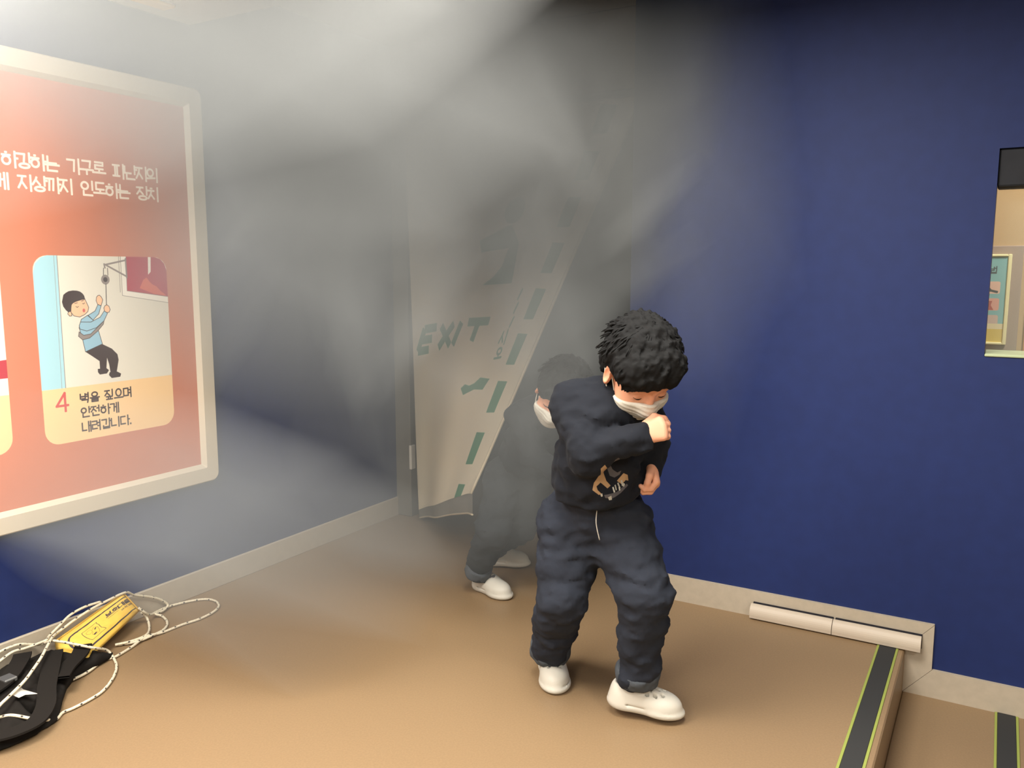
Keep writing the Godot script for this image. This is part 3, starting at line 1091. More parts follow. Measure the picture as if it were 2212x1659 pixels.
func build_yellow_bag() -> void:
	var o := thing("storage_bag", "yellow printed bag lying on the coiled rope against the baseboard", "bag")
	var a := Vector3(-2.49, 0.05, -1.42)
	var b := Vector3(-2.492, 0.125, -1.665)
	var c := Vector3(-2.468, 0.052, -1.705)
	var d := Vector3(-2.322, 0.03, -1.42)
	var nu := 26
	var nv := 16
	var n := noise(9.0, 3, 21)
	var top := []
	var low := []
	for i in nu + 1:
		var r := []
		var r2 := []
		for j in nv + 1:
			var u := float(i) / nu
			var v := float(j) / nv
			var p := a.lerp(b, u).lerp(d.lerp(c, u), v)
			# near end runs out in two blunt corners
			p += (a.lerp(d, 0.5) - b.lerp(c, 0.5)).normalized() * 0.035 * sin(v * PI) * (1 - u)
			var bulge: float = minf(1.0, 4.0 * minf(minf(u, 1 - u) * 1.6, minf(v, 1 - v)))
			var t := 0.016 * sqrt(maxf(bulge, 0.0)) + 0.006 * n.get_noise_2d(u * 0.8, v * 0.6) * bulge + 0.004 * sin(v * 9.0 + u * 3.0) * (1 - u) * bulge
			var nn := Vector3(0.62, 0.76, 0.1).normalized()
			r.append(p + nn * t)
			r2.append(p - nn * 0.008 * bulge)
		top.append(r); low.append(r2)
	var st := begin()
	st.set_smooth_group(0)
	for i in nu:
		for j in nv:
			var uv := [Vector2(float(i) / nu, float(j) / nv), Vector2(float(i + 1) / nu, float(j) / nv), Vector2(float(i + 1) / nu, float(j + 1) / nv), Vector2(float(i) / nu, float(j + 1) / nv)]
			uvquad(st, [top[i][j], top[i + 1][j], top[i + 1][j + 1], top[i][j + 1]], uv)
			uvquad(st, [low[i][j], low[i][j + 1], low[i + 1][j + 1], low[i + 1][j]], [Vector2(0.02, 0.02), Vector2(0.02, 0.03), Vector2(0.03, 0.03), Vector2(0.03, 0.02)])
	var m := print_mat("bag_print", bag_image(), 0.35)
	m.cull_mode = BaseMaterial3D.CULL_DISABLED
	put("pouch", done(st), m, o)
	st = begin()
	var l := []
	for i in nu + 1: l.append(top[i][0])
	for j in range(1, nv + 1): l.append(top[nu][j])
	tube(st, l, [0.003], 6)
	put("hem", done(st), mat("bag_hem", Color(0.85, 0.68, 0.3), 0.5), o)


func build_harness() -> void:
	var o := thing("harness_bag", "black harness bag heaped with its straps in front of the baseboard", "bag")
	# floor outline of the heap, x and z in metres
	var ring := [Vector2(-2.5, -1.2), Vector2(-2.5, -1.29), Vector2(-2.5, -1.38), Vector2(-2.47, -1.44), Vector2(-2.36, -1.46), Vector2(-2.32, -1.505), Vector2(-2.29, -1.36), Vector2(-2.25, -1.31), Vector2(-2.19, -1.26), Vector2(-2.11, -1.2), Vector2(-2.09, -1.13), Vector2(-2.09, -1.05), Vector2(-2.12, -1.0), Vector2(-2.42, -1.0)]
	var hole := [Vector2(-2.2, -1.148), Vector2(-2.188, -1.186), Vector2(-2.152, -1.155)]
	var f := Field.new(Vector3(-2.53, -0.012, -1.53), Vector3(-2.08, 0.105, -0.96), 0.006)
	var n := noise(14.0, 3, 5)
	for z in f.nz:
		for x in f.nx:
			var p := Vector2(f.lo.x + x * f.c, f.lo.z + z * f.c)
			var e := ring_distance(ring, p)
			var e2 := maxf(e, -ring_distance(hole, p))
			var h := 0.03 + 0.032 * clampf(-e / 0.1, 0.0, 1.0) + 0.014 * n.get_noise_2d(p.x, p.y)
			h -= 0.02 * clampf((p.x + 2.2) / 0.1, 0.0, 1.0)
			for y in f.ny:
				var yy := f.lo.y + y * f.c
				var dy := maxf(yy - h, 0.001 - yy)
				var q := Vector2(maxf(e2 + 0.012, 0.0), maxf(dy + 0.012, 0.0))
				f.d[(z * f.ny + y) * f.nx + x] = (q.length() + minf(maxf(e2 + 0.012, dy + 0.012), 0.0) - 0.012)
	var black := mat("black_webbing", Color(0.14, 0.13, 0.12), 0.9, {"metallic_specular": 0.15})
	put("pouch", net_mesh([[f, Transform3D()]]), black, o)
	# webbing straps over the heap
	for s in [[Vector3(-2.39, 0.068, -1.36), Vector3(-2.295, 0.066, -1.292), Vector3(-2.215, 0.056, -1.232), Vector3(-2.137, 0.048, -1.182), Vector3(-2.092, 0.042, -1.128), Vector3(-2.09, 0.042, -1.07), Vector3(-2.11, 0.045, -1.02)], [Vector3(-2.45, 0.07, -1.3), Vector3(-2.38, 0.08, -1.25), Vector3(-2.31, 0.075, -1.17), Vector3(-2.27, 0.07, -1.06)], [Vector3(-2.37, 0.06, -1.44), Vector3(-2.33, 0.055, -1.4), Vector3(-2.28, 0.056, -1.33), Vector3(-2.23, 0.06, -1.28)]]:
		put("strap", ribbon(spline(s, 5), 0.024, 0.003), black, o)
	put("buckle", box(Vector3(-2.335, 0.07, -1.2), Vector3(-2.295, 0.084, -1.165), 0.003), mat("buckle_grey", Color(0.45, 0.45, 0.44), 0.4, {"metallic": 0.6}), o)
	# white care tag with its torn corner
	var st := begin()
	var q := [Vector3(-2.205, 0.082, -1.135), Vector3(-2.243, 0.084, -1.172), Vector3(-2.213, 0.08, -1.168), Vector3(-2.178, 0.07, -1.185), Vector3(-2.19, 0.076, -1.16), Vector3(-2.185, 0.078, -1.14)]
	for k in range(1, 5): tri(st, q[0], q[k], q[k + 1])
	for k in 6:
		var a: Vector3 = q[k]
		var b: Vector3 = q[(k + 1) % 6]
		quad(st, a, a - Vector3(0, 0.0015, 0), b - Vector3(0, 0.0015, 0), b)
	var tm := mat("tag_white", Color(0.86, 0.84, 0.78), 0.6)
	tm.cull_mode = BaseMaterial3D.CULL_DISABLED
	put("tag", done(st), tm, o)


func ring_distance(r: Array, p: Vector2) -> float:
	var best := 1e9
	var inside := false
	for k in r.size():
		var a: Vector2 = r[k]
		var b: Vector2 = r[(k + 1) % r.size()]
		best = minf(best, Geometry2D.get_closest_point_to_segment(p, a, b).distance_to(p))
		if (a.y <= p.y) != (b.y <= p.y) and p.x < a.x + (p.y - a.y) / (b.y - a.y) * (b.x - a.x): inside = not inside
	return -best if inside else best


# flat webbing along points, lying face up
func ribbon(l: Array, half: float, th: float) -> ArrayMesh:
	var st := begin()
	st.set_smooth_group(0)
	var rows := []
	for k in l.size():
		var t: Vector3 = (l[mini(k + 1, l.size() - 1)] - l[maxi(k - 1, 0)]).normalized()
		var s := t.cross(Vector3.UP).normalized()
		var u := s.cross(t).normalized()
		rows.append([l[k] - s * half + u * th, l[k] + s * half + u * th, l[k] + s * half - u * th, l[k] - s * half - u * th])
	for k in l.size() - 1:
		for e in 4:
			st.set_smooth_group(e + 1)
			quad(st, rows[k][e], rows[k][(e + 1) % 4], rows[k + 1][(e + 1) % 4], rows[k + 1][e])
	return done(st)


func build_rope() -> void:
	var o := thing("rope", "white flecked descent rope in loose coils around the yellow bag", "rope")
	var img := Image.create(32, 64, false, Image.FORMAT_RGB8)
	img.fill(Color(0.86, 0.82, 0.72))
	for k in 4: fill_poly(img, [Vector2(0, k * 16 + 4), Vector2(32, k * 16 + 12), Vector2(32, k * 16 + 14), Vector2(0, k * 16 + 6)], Color(0.78, 0.73, 0.62))
	for q in [Vector2(6, 12), Vector2(16, 44), Vector2(26, 14)]: fill_poly(img, circle(q, 3.6, 4.5, 10), Color(0.25, 0.23, 0.22))
	var m := print_mat("rope_sheath", img, 0.7)
	m.texture_repeat = true
	m.uv1_scale = Vector3(1, 22, 1)
	var a := [Vector3(-2.204, 0.046, -1.049), Vector3(-2.185, 0.047, -1.086), Vector3(-2.160, 0.05, -1.107), Vector3(-2.121, 0.035, -1.14), Vector3(-2.115, 0.01, -1.19), Vector3(-2.138, 0.006, -1.226), Vector3(-2.136, 0.006, -1.255), Vector3(-2.140, 0.006, -1.306), Vector3(-2.154, 0.006, -1.356), Vector3(-2.198, 0.006, -1.417), Vector3(-2.254, 0.006, -1.468), Vector3(-2.311, 0.008, -1.497), Vector3(-2.334, 0.030, -1.492), Vector3(-2.323, 0.062, -1.440), Vector3(-2.359, 0.075, -1.412), Vector3(-2.410, 0.082, -1.390), Vector3(-2.435, 0.082, -1.378), Vector3(-2.500, 0.056, -1.377), Vector3(-2.505, 0.076, -1.327), Vector3(-2.505, 0.080, -1.301), Vector3(-2.505, 0.079, -1.274), Vector3(-2.505, 0.073, -1.235)]
	var b := [Vector3(-2.150, 0.060, -1.034), Vector3(-2.176, 0.08, -1.082), Vector3(-2.194, 0.088, -1.122), Vector3(-2.232, 0.092, -1.182), Vector3(-2.274, 0.092, -1.228), Vector3(-2.326, 0.092, -1.282), Vector3(-2.386, 0.092, -1.337), Vector3(-2.438, 0.090, -1.384), Vector3(-2.487, 0.078, -1.432), Vector3(-2.487, 0.086, -1.455), Vector3(-2.485, 0.098, -1.485), Vector3(-2.482, 0.115, -1.543), Vector3(-2.482, 0.124, -1.606), Vector3(-2.485, 0.127, -1.669), Vector3(-2.502, 0.100, -1.711), Vector3(-2.507, 0.072, -1.771), Vector3(-2.508, 0.043, -1.820), Vector3(-2.505, 0.016, -1.843), Vector3(-2.490, 0.010, -1.812), Vector3(-2.475, 0.016, -1.770), Vector3(-2.458, 0.007, -1.783), Vector3(-2.402, 0.006, -1.761), Vector3(-2.362, 0.006, -1.720), Vector3(-2.345, 0.010, -1.663), Vector3(-2.352, 0.008, -1.609), Vector3(-2.385, 0.006, -1.566)]
	var c := [Vector3(-2.288, 0.012, -1.299), Vector3(-2.285, 0.010, -1.351), Vector3(-2.298, 0.007, -1.408), Vector3(-2.328, 0.006, -1.473), Vector3(-2.318, 0.006, -1.507), Vector3(-2.335, 0.006, -1.576), Vector3(-2.350, 0.013, -1.640), Vector3(-2.344, 0.006, -1.697), Vector3(-2.339, 0.006, -1.774), Vector3(-2.327, 0.006, -1.835), Vector3(-2.335, 0.006, -1.901), Vector3(-2.364, 0.006, -1.949), Vector3(-2.414, 0.006, -1.972), Vector3(-2.457, 0.006, -1.962), Vector3(-2.490, 0.006, -1.918), Vector3(-2.508, 0.007, -1.859), Vector3(-2.499, 0.012, -1.805), Vector3(-2.472, 0.022, -1.749), Vector3(-2.455, 0.045, -1.716), Vector3(-2.46, 0.068, -1.696)]
	var d := [Vector3(-2.460, 0.05, -1.705), Vector3(-2.462, 0.020, -1.727), Vector3(-2.414, 0.006, -1.700), Vector3(-2.357, 0.014, -1.646), Vector3(-2.362, 0.012, -1.595), Vector3(-2.387, 0.010, -1.555)]
	var e := [Vector3(-2.500, 0.036, -1.225), Vector3(-2.503, 0.062, -1.292), Vector3(-2.503, 0.06, -1.332), Vector3(-2.500, 0.06, -1.365), Vector3(-2.47, 0.075, -1.385), Vector3(-2.502, 0.07, -1.412), Vector3(-2.507, 0.09, -1.452), Vector3(-2.507, 0.11, -1.486), Vector3(-2.505, 0.12, -1.535), Vector3(-2.5, 0.12, -1.588)]
	var st := begin()
	for l in [a, b, c, d, e]: tube(st, spline(l, 6), [0.0042], 8)
	put("strand", done(st), m, o)


# ---------------------------------------------------------------- people

func shoe_field(holes: bool) -> Field:
	var f := Field.new(Vector3(-0.06, -0.012, -0.016), Vector3(0.06, 0.1, 0.215), 0.0036)
	f.ellipsoid(Vector3(0, 0.012, 0.052), Vector3(0.037, 0.02, 0.054), 0.01)
	f.ellipsoid(Vector3(0.003, 0.012, 0.135), Vector3(0.045, 0.02, 0.064), 0.02)
	f.ellipsoid(Vector3(0.002, 0.026, 0.13), Vector3(0.041, 0.034, 0.06), 0.008)
	f.ellipsoid(Vector3(0, 0.04, 0.08), Vector3(0.036, 0.036, 0.05), 0.02)
	f.ellipsoid(Vector3(0, 0.034, 0.035), Vector3(0.034, 0.046, 0.034), 0.02)
	f.ellipsoid(Vector3(0, 0.1, 0.042), Vector3(0.027, 0.055, 0.034), 0.008, true)
	# groove between sole and upper, holes over the toes
	for s in 28:
		var w := TAU * s / 28.0
		var p := Vector3(0.046 * sin(w), 0.021, 0.1 + 0.1 * cos(w))
		p.x *= 0.8 if p.z < 0.08 else 1.0
		f.capsule(p, p + Vector3(0.046 * (sin(w + 0.224) - sin(w)), 0, 0.1 * (cos(w + 0.224) - cos(w))), 0.0022, 0.0022, 0.001, true)
	if holes:
		for q in [[-0.02, 0.125], [0, 0.13], [0.02, 0.125], [-0.012, 0.112], [0.011, 0.112], [-0.024, 0.105], [0.024, 0.105], [0, 0.1], [-0.012, 0.143], [0.012, 0.143], [-0.013, 0.09], [0.013, 0.09]]:
			f.capsule(Vector3(q[0], 0.03, q[1]), Vector3(q[0] * 1.2, 0.09, q[1] - 0.01), 0.0048, 0.0048, 0.001, true)
	f.clip(Vector3(0, 0, 0), Vector3(0, -1, 0))
	return f


# a hand: x towards the knuckles, y out of the back of the hand, thumb on the side of sgn * z; curl 0..1
func hand_field(sgn: float, curl: float) -> Field:
	var f := Field.new(Vector3(-0.035, -0.06, -0.055), Vector3(0.115, 0.035, 0.055), 0.003)
	f.capsule(Vector3(-0.02, 0, 0), Vector3(0.005, 0, 0), 0.018, 0.018, 0.01)
	for i in 4:
		var z := sgn * (0.021 - 0.0137 * i)
		var l: float = [0.92, 1.0, 0.94, 0.76][i]
		var k := Vector3(0.05 - 0.003 * absf(i - 1.2), 0.004 - 0.0015 * absf(i - 1.3), z)
		f.capsule(Vector3(0.0, 0, z * 0.6), k, 0.0125, 0.0098, 0.012)
		var a := -0.3 - curl * 1.05
		var p := k
		for seg in 3:
			var n = p + Vector3(cos(a), sin(a), 0) * [0.026, 0.019, 0.014][seg] * l
			f.capsule(p, n, [0.0088, 0.008, 0.0072][seg], [0.008, 0.0072, 0.0062][seg], 0.0025)
			p = n
			a -= 0.25 + curl * 1.3
	var t0 := Vector3(0.012, -0.004, sgn * 0.02)
	var t1 := Vector3(0.032, -0.012 - 0.006 * curl, sgn * 0.034)
	var t2 := Vector3(0.05, -0.018 - 0.012 * curl, sgn * (0.036 - 0.012 * curl))
	var t3 := Vector3(0.062 - 0.006 * curl, -0.022 - 0.012 * curl, sgn * (0.034 - 0.024 * curl))
	f.capsule(t0, t1, 0.013, 0.0095, 0.008)
	f.capsule(t1, t2, 0.0095, 0.0085, 0.004)
	f.capsule(t2, t3, 0.0085, 0.0068, 0.004)
	return f


func frame_of(x: Vector3, y: Vector3) -> Basis:
	x = x.normalized()
	var z := x.cross(y).normalized()
	return Basis(x, z.cross(x), z)


# head: y up, z out of the face, origin between the ears
func head_shape(f: Field) -> void:
	f.ellipsoid(Vector3(0, 0.03, -0.01), Vector3(0.073, 0.078, 0.09), 0.01)
	f.ellipsoid(Vector3(0, -0.03, 0.024), Vector3(0.06, 0.068, 0.06), 0.04)
	for s in [-1.0, 1.0]:
		f.ellipsoid(Vector3(s * 0.034, -0.04, 0.046), Vector3(0.03, 0.03, 0.028), 0.02)
	f.ellipsoid(Vector3(0, -0.083, 0.048), Vector3(0.024, 0.018, 0.022), 0.03)
	f.capsule(Vector3(-0.036, 0.018, 0.066), Vector3(0.036, 0.018, 0.066), 0.012, 0.012, 0.02)
	f.capsule(Vector3(0, 0.004, 0.08), Vector3(0, -0.028, 0.094), 0.006, 0.009, 0.014)
	for s in [-1.0, 1.0]:
		f.ellipsoid(Vector3(s * 0.009, -0.031, 0.088), Vector3(0.007, 0.006, 0.008), 0.005)
		f.ellipsoid(Vector3(s * 0.031, -0.001, 0.09), Vector3(0.017, 0.011, 0.012), 0.012, true)
		f.ellipsoid(Vector3(s * 0.031, -0.003, 0.071), Vector3(0.016, 0.0105, 0.0115), 0.004)
	f.ellipsoid(Vector3(0, -0.056, 0.083), Vector3(0.018, 0.005, 0.008), 0.006)
	f.ellipsoid(Vector3(0, -0.064, 0.081), Vector3(0.015, 0.0055, 0.008), 0.006)
	for s in [-1.0, 1.0]:
		var turn := Basis(Vector3(0, 1, 0), s * 0.45)
		f.ellipsoid(Vector3(s * 0.079, -0.008, -0.008), Vector3(0.011, 0.033, 0.021), 0.006, false, turn)
		f.ellipsoid(Vector3(s * 0.088, -0.004, -0.003), Vector3(0.008, 0.022, 0.012), 0.004, true, turn)


func make_person(called: String, label: String, category: String, J: Dictionary, o: Dictionary) -> Node3D:
	var root := thing(called, label, category, J.pelvis * Vector3(1, 0, 1))
	var back := Transform3D(Basis(), -root.position)
	var r: float = o.get("girth", 1.0)
	var cell: float = o.get("cell", 1.0)
	# --- the body, one skin from head to ankle
	var lo := Vector3(1e9, 1e9, 1e9)
	var hi := -lo
	for k in J:
		lo = lo.min(J[k]); hi = hi.max(J[k])
	lo -= Vector3(0.17, 0.12, 0.17)
	hi += Vector3(0.17, 0.15, 0.17)
	var b := Field.new(lo, hi, 0.0125)
	var mid: Vector3 = J.belly
	b.capsule(J.pelvis, mid, 0.085 * r, 0.08 * r, 0.03)
	b.capsule(mid, J.chest, 0.08 * r, 0.08 * r, 0.03)
	b.capsule(J.chest, J.neck, 0.06 * r, 0.04, 0.04)
	b.capsule(J.neck, (J.neck as Vector3).lerp(J.head, 0.7), 0.038, 0.04, 0.02)
	for s in ["R", "L"]:
		b.capsule(J.chest, J["sh" + s], 0.06 * r, 0.04 * r, 0.03)
		b.capsule(J["sh" + s], J["el" + s], 0.035 * r, 0.028 * r, 0.02)
		b.capsule(J["el" + s], J["wr" + s], 0.028 * r, 0.021, 0.012)
		b.capsule(J.pelvis, J["hip" + s], 0.07 * r, 0.066 * r, 0.03)
		b.capsule(J["hip" + s], J["kn" + s], 0.064 * r, 0.045 * r, 0.03)
		b.capsule(J["kn" + s], J["an" + s], 0.043 * r, 0.027, 0.015)
		b.capsule(J["an" + s], o["shoe_at" + s] + (o["shoe_dir" + s] as Vector3) * 0.06 + Vector3(0, 0.03, 0), 0.025, 0.02, 0.015)
	var pieces := [[b, back]]
	var hs: float = o.head_scale
	var hb: Basis = o.head_basis
	var hx := back * Transform3D(hb.scaled_local(Vector3(hs, hs, hs)), J.head)
	var hf := Field.new(Vector3(-0.105, -0.125, -0.115), Vector3(0.105, 0.125, 0.12), 0.0038 * cell)
	head_shape(hf)
	pieces.append([hf, hx])
	for s in ["R", "L"]:
		var curl: float = o["curl" + s]
		pieces.append([hand_field(-1.0 if s == "R" else 1.0, curl), back * Transform3D(frame_of(J["ha" + s] - J["wr" + s], o["back" + s]), J["wr" + s])])
	var skin: StandardMaterial3D = o.skin
	put("body", net_mesh(pieces), skin, root)
	# --- hair
	var h := Field.new(Vector3(-0.135, -0.1, -0.15), Vector3(0.135, 0.175, 0.13), 0.0042 * cell)
	h.ellipsoid(Vector3(0, 0.045, -0.02), Vector3(0.096, 0.1, 0.108), 0.01)
	h.ellipsoid(Vector3(0, 0.062, 0.05), Vector3(0.082, 0.056, 0.05), 0.03)
	h.ellipsoid(Vector3(0, -0.03, -0.07), Vector3(0.07, 0.06, 0.045), 0.03)
	var nn := noise(34.0, 3, 17)
	h.rough(nn, 0.012, Vector3(1, 0.45, 1))
	h.rough(noise(80.0, 2, 23), 0.003, Vector3(1, 0.22, 1))
	# leave the face, the ears and the nape free
	h.ellipsoid(Vector3(0, -0.055, 0.105), Vector3(0.079, 0.098, 0.085), 0.006, true)
	for s in [-1.0, 1.0]: h.ellipsoid(Vector3(s * 0.1, -0.028, 0.0), Vector3(0.045, 0.046, 0.05), 0.006, true)
	h.clip(Vector3(0, -0.072, 0), Vector3(0, -1, 0.1).normalized())
	put("hair", net_mesh([[h, hx]]), o.hair, root)
	# tufts that break the outline
	var st := begin()
	var rng := RandomNumberGenerator.new()
	rng.seed = 5
	for k in 420:
		var th := rng.randf_range(0, TAU)
		var ph := rng.randf_range(0.05, 1.75)
		var dir := Vector3(sin(ph) * sin(th), cos(ph), sin(ph) * cos(th))
		if dir.z > 0.1 and dir.y < 0.45: continue
		if dir.y < -0.05 and absf(dir.x) > 0.5: continue
		var p0 := Vector3(0, 0.045, -0.02) + dir * Vector3(0.091, 0.096, 0.102)
		var fall := Vector3(dir.x * 0.8, -0.75, dir.z * 0.9 + 0.15 + rng.randf_range(-0.3, 0.3)).normalized()
		fall = (fall - dir * fall.dot(dir) * 0.6).normalized()
		var l := rng.randf_range(0.02, 0.034)
		var c := [p0, p0 + fall * l * 0.5 + dir * 0.006, p0 + fall * l + dir * rng.randf_range(0.002, 0.009)]
		var w := []
		for q in c: w.append(hx * q)
		tube(st, spline(w, 2), [0.0024, 0.0028, 0.0025, 0.0018, 0.0006], 5, false)
	put("hair_tufts", done(st), o.hair, root)
	# --- eyes cast down: lash line and brow on each side
	for s in [-1.0, 1.0]:
		st = begin()
		var l := []
		for k in 7:
			var a := -1.0 + k / 3.0
			l.append(hx * Vector3(s * 0.031 + a * 0.0135, -0.0075 + 0.003 * a * a, 0.0815 - 0.005 * a * a))
		tube(st, l, [0.0006, 0.0012, 0.0016, 0.0017, 0.0016, 0.0012, 0.0006], 6)
		put("eyelashes", done(st), o.hair, root)
		st = begin()
		l = []
		for k in 6:
			var a := -1.0 + k / 2.5
			l.append(hx * Vector3(s * 0.033 + a * 0.016, 0.019 - 0.003 * a * a, 0.0785 - 0.006 * (s * a * 0.5 + 0.5)))
		tube(st, l, [0.001, 0.0022, 0.0026, 0.0024, 0.0018, 0.0008], 6)
		put("eyebrow", done(st), o.hair, root)
	# --- mask over nose and chin, with its ear loops
	var mf := Field.new(Vector3(-0.1, -0.13, -0.02), Vector3(0.1, 0.03, 0.135), 0.0034 * cell)
	mf.ellipsoid(Vector3(0, -0.03, 0.024), Vector3(0.067, 0.075, 0.067), 0.03)
	for s in [-1.0, 1.0]: mf.ellipsoid(Vector3(s * 0.034, -0.042, 0.046), Vector3(0.036, 0.036, 0.034), 0.03)
	mf.ellipsoid(Vector3(0, -0.083, 0.052), Vector3(0.032, 0.026, 0.03), 0.03)
	mf.capsule(Vector3(0, -0.012, 0.086), Vector3(0, -0.04, 0.095), 0.014, 0.018, 0.03)
	for z in mf.nz:
		for y in mf.ny:
			var yy := mf.lo.y + y * mf.c
			for x in mf.nx:
				var i := (z * mf.ny + y) * mf.nx + x
				if absf(mf.d[i]) < 0.02: mf.d[i] += 0.0011 * sin(yy * 520.0)
	mf.clip(Vector3(0, -0.018, 0.09), Vector3(0, 0.9, -0.4).normalized())
	mf.clip(Vector3(0, -0.05, 0.012), Vector3(0, -0.25, -1).normalized())
	put("face_mask", net_mesh([[mf, hx]]), o.mask, root)
	for s in [-1.0, 1.0]:
		for y in [[-0.034, 0.016], [-0.082, -0.028]]:
			st = begin()
			var l := spline([Vector3(s * 0.064, y[0] - 0.008, 0.022), Vector3(s * 0.074, lerpf(y[0], y[1], 0.5), 0.008), Vector3(s * 0.08, y[1], -0.016), Vector3(s * 0.079, y[1] * 0.4, -0.03)], 4)
			var l2 := []
			for q in l: l2.append(hx * q)
			tube(st, l2, [0.0016], 6)
			put("ear_loop", done(st), o.mask, root)
	# --- sweater
	var c := 0.0075 * cell
	var sh := Field.new(lo + Vector3(0, 0.2, 0), hi, c)
	var hem: Vector3 = o.hem
	sh.capsule(mid, hem, 0.112 * r, 0.118 * r, 0.03)
	sh.capsule(J.chest, mid, 0.1 * r, 0.112 * r, 0.03)
	sh.capsule(J.chest, J.neck, 0.085 * r, 0.052, 0.04)
	for s in ["R", "L"]:
		sh.capsule(J.chest, J["sh" + s], 0.085 * r, 0.06 * r, 0.04)
		sh.capsule(J["sh" + s], J["el" + s], 0.058 * r, 0.052 * r, 0.03)
		sh.capsule(J["el" + s], (J["el" + s] as Vector3).lerp(J["wr" + s], 0.97), 0.05 * r, 0.034, 0.02)
	sh.rough(noise(9.0, 3, o.seed), 0.015, Vector3(1, 1.7, 1))
	sh.rough(noise(22.0, 2, o.seed + 1), 0.004)
	sh.clip(hem, (hem - mid).normalized(), 0.012)
	var axes: Array = o.get("print_axes", [])
	if axes: axes = [axes[0] - root.position, axes[1], axes[2], axes[3]]
	put("sweater", net_mesh([[sh, back]], axes), o.sweater, root)
	# --- trousers, turned up at the ankle
	var j := Field.new(lo - Vector3(0, 0.02, 0), Vector3(hi.x, J.belly.y + 0.06, hi.z), c)
	j.capsule(J.hipR, J.hipL, 0.094 * r, 0.094 * r, 0.03)
	j.capsule(J.pelvis, (J.pelvis as Vector3).lerp(mid, 0.5), 0.1 * r, 0.09 * r, 0.03)
	for s in ["R", "L"]:
		var an: Vector3 = J["an" + s]
		var kn: Vector3 = J["kn" + s]
		j.capsule(J["hip" + s], kn, 0.092 * r, 0.07 * r, 0.018)
		j.capsule(kn, an, 0.069 * r, 0.055 * r, 0.02)
	j.rough(noise(8.5, 3, o.seed + 2), 0.015, Vector3(1, 1.9, 1))
	j.rough(noise(22.0, 2, o.seed + 3), 0.0045, Vector3(1, 1.6, 1))
	for s in ["R", "L"]:
		var d: Vector3 = (J["an" + s] - J["kn" + s]).normalized()
		j.capsule(J["an" + s] + d * 0.055, J["an" + s] + d * 0.11, 0.055, 0.075, 0.004, true)
	put("trousers", net_mesh([[j, back]]), o.denim, root)
	for s in ["R", "L"]:
		var an: Vector3 = J["an" + s]
		var d: Vector3 = (an - J["kn" + s]).normalized()
		var cf := Field.new(an - Vector3(0.1, 0.09, 0.1), an + Vector3(0.1, 0.1, 0.1), 0.005 * cell)
		cf.capsule(an - d * 0.1, an + d * 0.1, 0.0625 * r, 0.0585 * r, 0.002)
		cf.rough(noise(22.0, 2, o.seed + 4), 0.006)
		cf.clip(an + d * 0.012, d, 0.008)
		cf.clip(an - d * 0.03, -d, 0.008)
		put("turn_up", net_mesh([[cf, back]]), o.cuff, root)
	if o.get("drawstring", false):
		for q in [[0.0, 0.0]]:
			st = begin()
			var l := []
			for p in o.cord: l.append(back * (p + Vector3(q[0], 0, 0) + Vector3(0, -q[1], 0)))
			tube(st, spline(l, 5), [0.0013], 6)
			put("drawstring", done(st), mat("cord_white", Color(0.75, 0.73, 0.68), 0.7), root)
	# --- clogs
	for s in ["R", "L"]:
		var fw: Vector3 = o["shoe_dir" + s]
		var up: Vector3 = o.get("shoe_up" + s, Vector3.UP)
		var xx := up.cross(fw).normalized()
		var sx := Transform3D(Basis(xx, fw.cross(xx).normalized(), fw), o["shoe_at" + s])
		sx.basis = sx.basis.scaled_local(Vector3.ONE * float(o.get("shoe_scale", 1.0)))
		put("shoe", net_mesh([[shoe_field(o.get("holes", true)), back * sx]]), o.shoe, root)
		if o.get("charm" + s, false):
			st = begin()
			for k in 5:
				var w := TAU * k / 5.0
				var pl := []
				var cpos := Vector3(-0.004 + 0.009 * sin(w), 0.068, 0.1 + 0.009 * cos(w))
				tube(st, [back * (sx * (cpos - Vector3(0, 0.004, 0))), back * (sx * (cpos + Vector3(0, 0.002, 0))), back * (sx * (cpos + Vector3(0, 0.004, 0)))], [0.0075, 0.0075, 0.004], 8)
			put("charm", done(st), mat("charm_grey", Color(0.3, 0.29, 0.3), 0.6), root)
	return root


func print_image() -> Image:
	var img := Image.create(512, 512, false, Image.FORMAT_RGB8)
	img.fill(Color(0.13, 0.14, 0.16))
	var tan := Color(0.66, 0.54, 0.4)
	var pale := Color(0.68, 0.67, 0.62)
	var grey := Color(0.36, 0.35, 0.36)
	# worn animal-like patchwork with a light lower edge
	for s in ["150,150 180,120 200,150 190,220 215,290 250,330 225,350 170,300 140,330 150,360 180,390 160,400 110,360 120,300 160,230", "300,300 350,240 385,260 395,310 370,300 340,330"]: fill_poly(img, pts(s), tan)
	for s in ["255,80 275,60 290,75 270,130 250,150 245,120", "215,180 240,160 260,200 300,230 330,215 320,250 280,270 240,250", "200,400 300,380 380,330 392,345 330,395 260,430 210,425"]: fill_poly(img, pts(s), grey)
	for s in ["230,420 255,405 262,440 240,445", "280,330 290,326 300,366 290,370", "302,318 312,312 330,356 320,362", "330,300 342,296 352,340 340,344", "350,318 366,330 358,352 346,344", "170,395 185,385 190,410 178,415"]: fill_poly(img, pts(s), pale)
	for s in ["262,345 272,340 286,380 274,384", "312,350 322,345 328,372 318,376"]: fill_poly(img, pts(s), Color(0.8, 0.79, 0.74))
	return img


func cloth(called: String, c: Color, freq := 0.25) -> StandardMaterial3D:
	var m := mat(called, c, 0.95, {"rim_enabled": true, "rim": 0.06})
	m.metallic_specular = 0.2
	grain(m, freq, 0.75, 0.12, 31)
	return m


const RIGHT := Vector3(0.863, 0, -0.505)    # along the picture of the walls: to the steps
const TOWARD := Vector3(0.505, 0, 0.863)    # out of the doorway, towards the stairs' foot

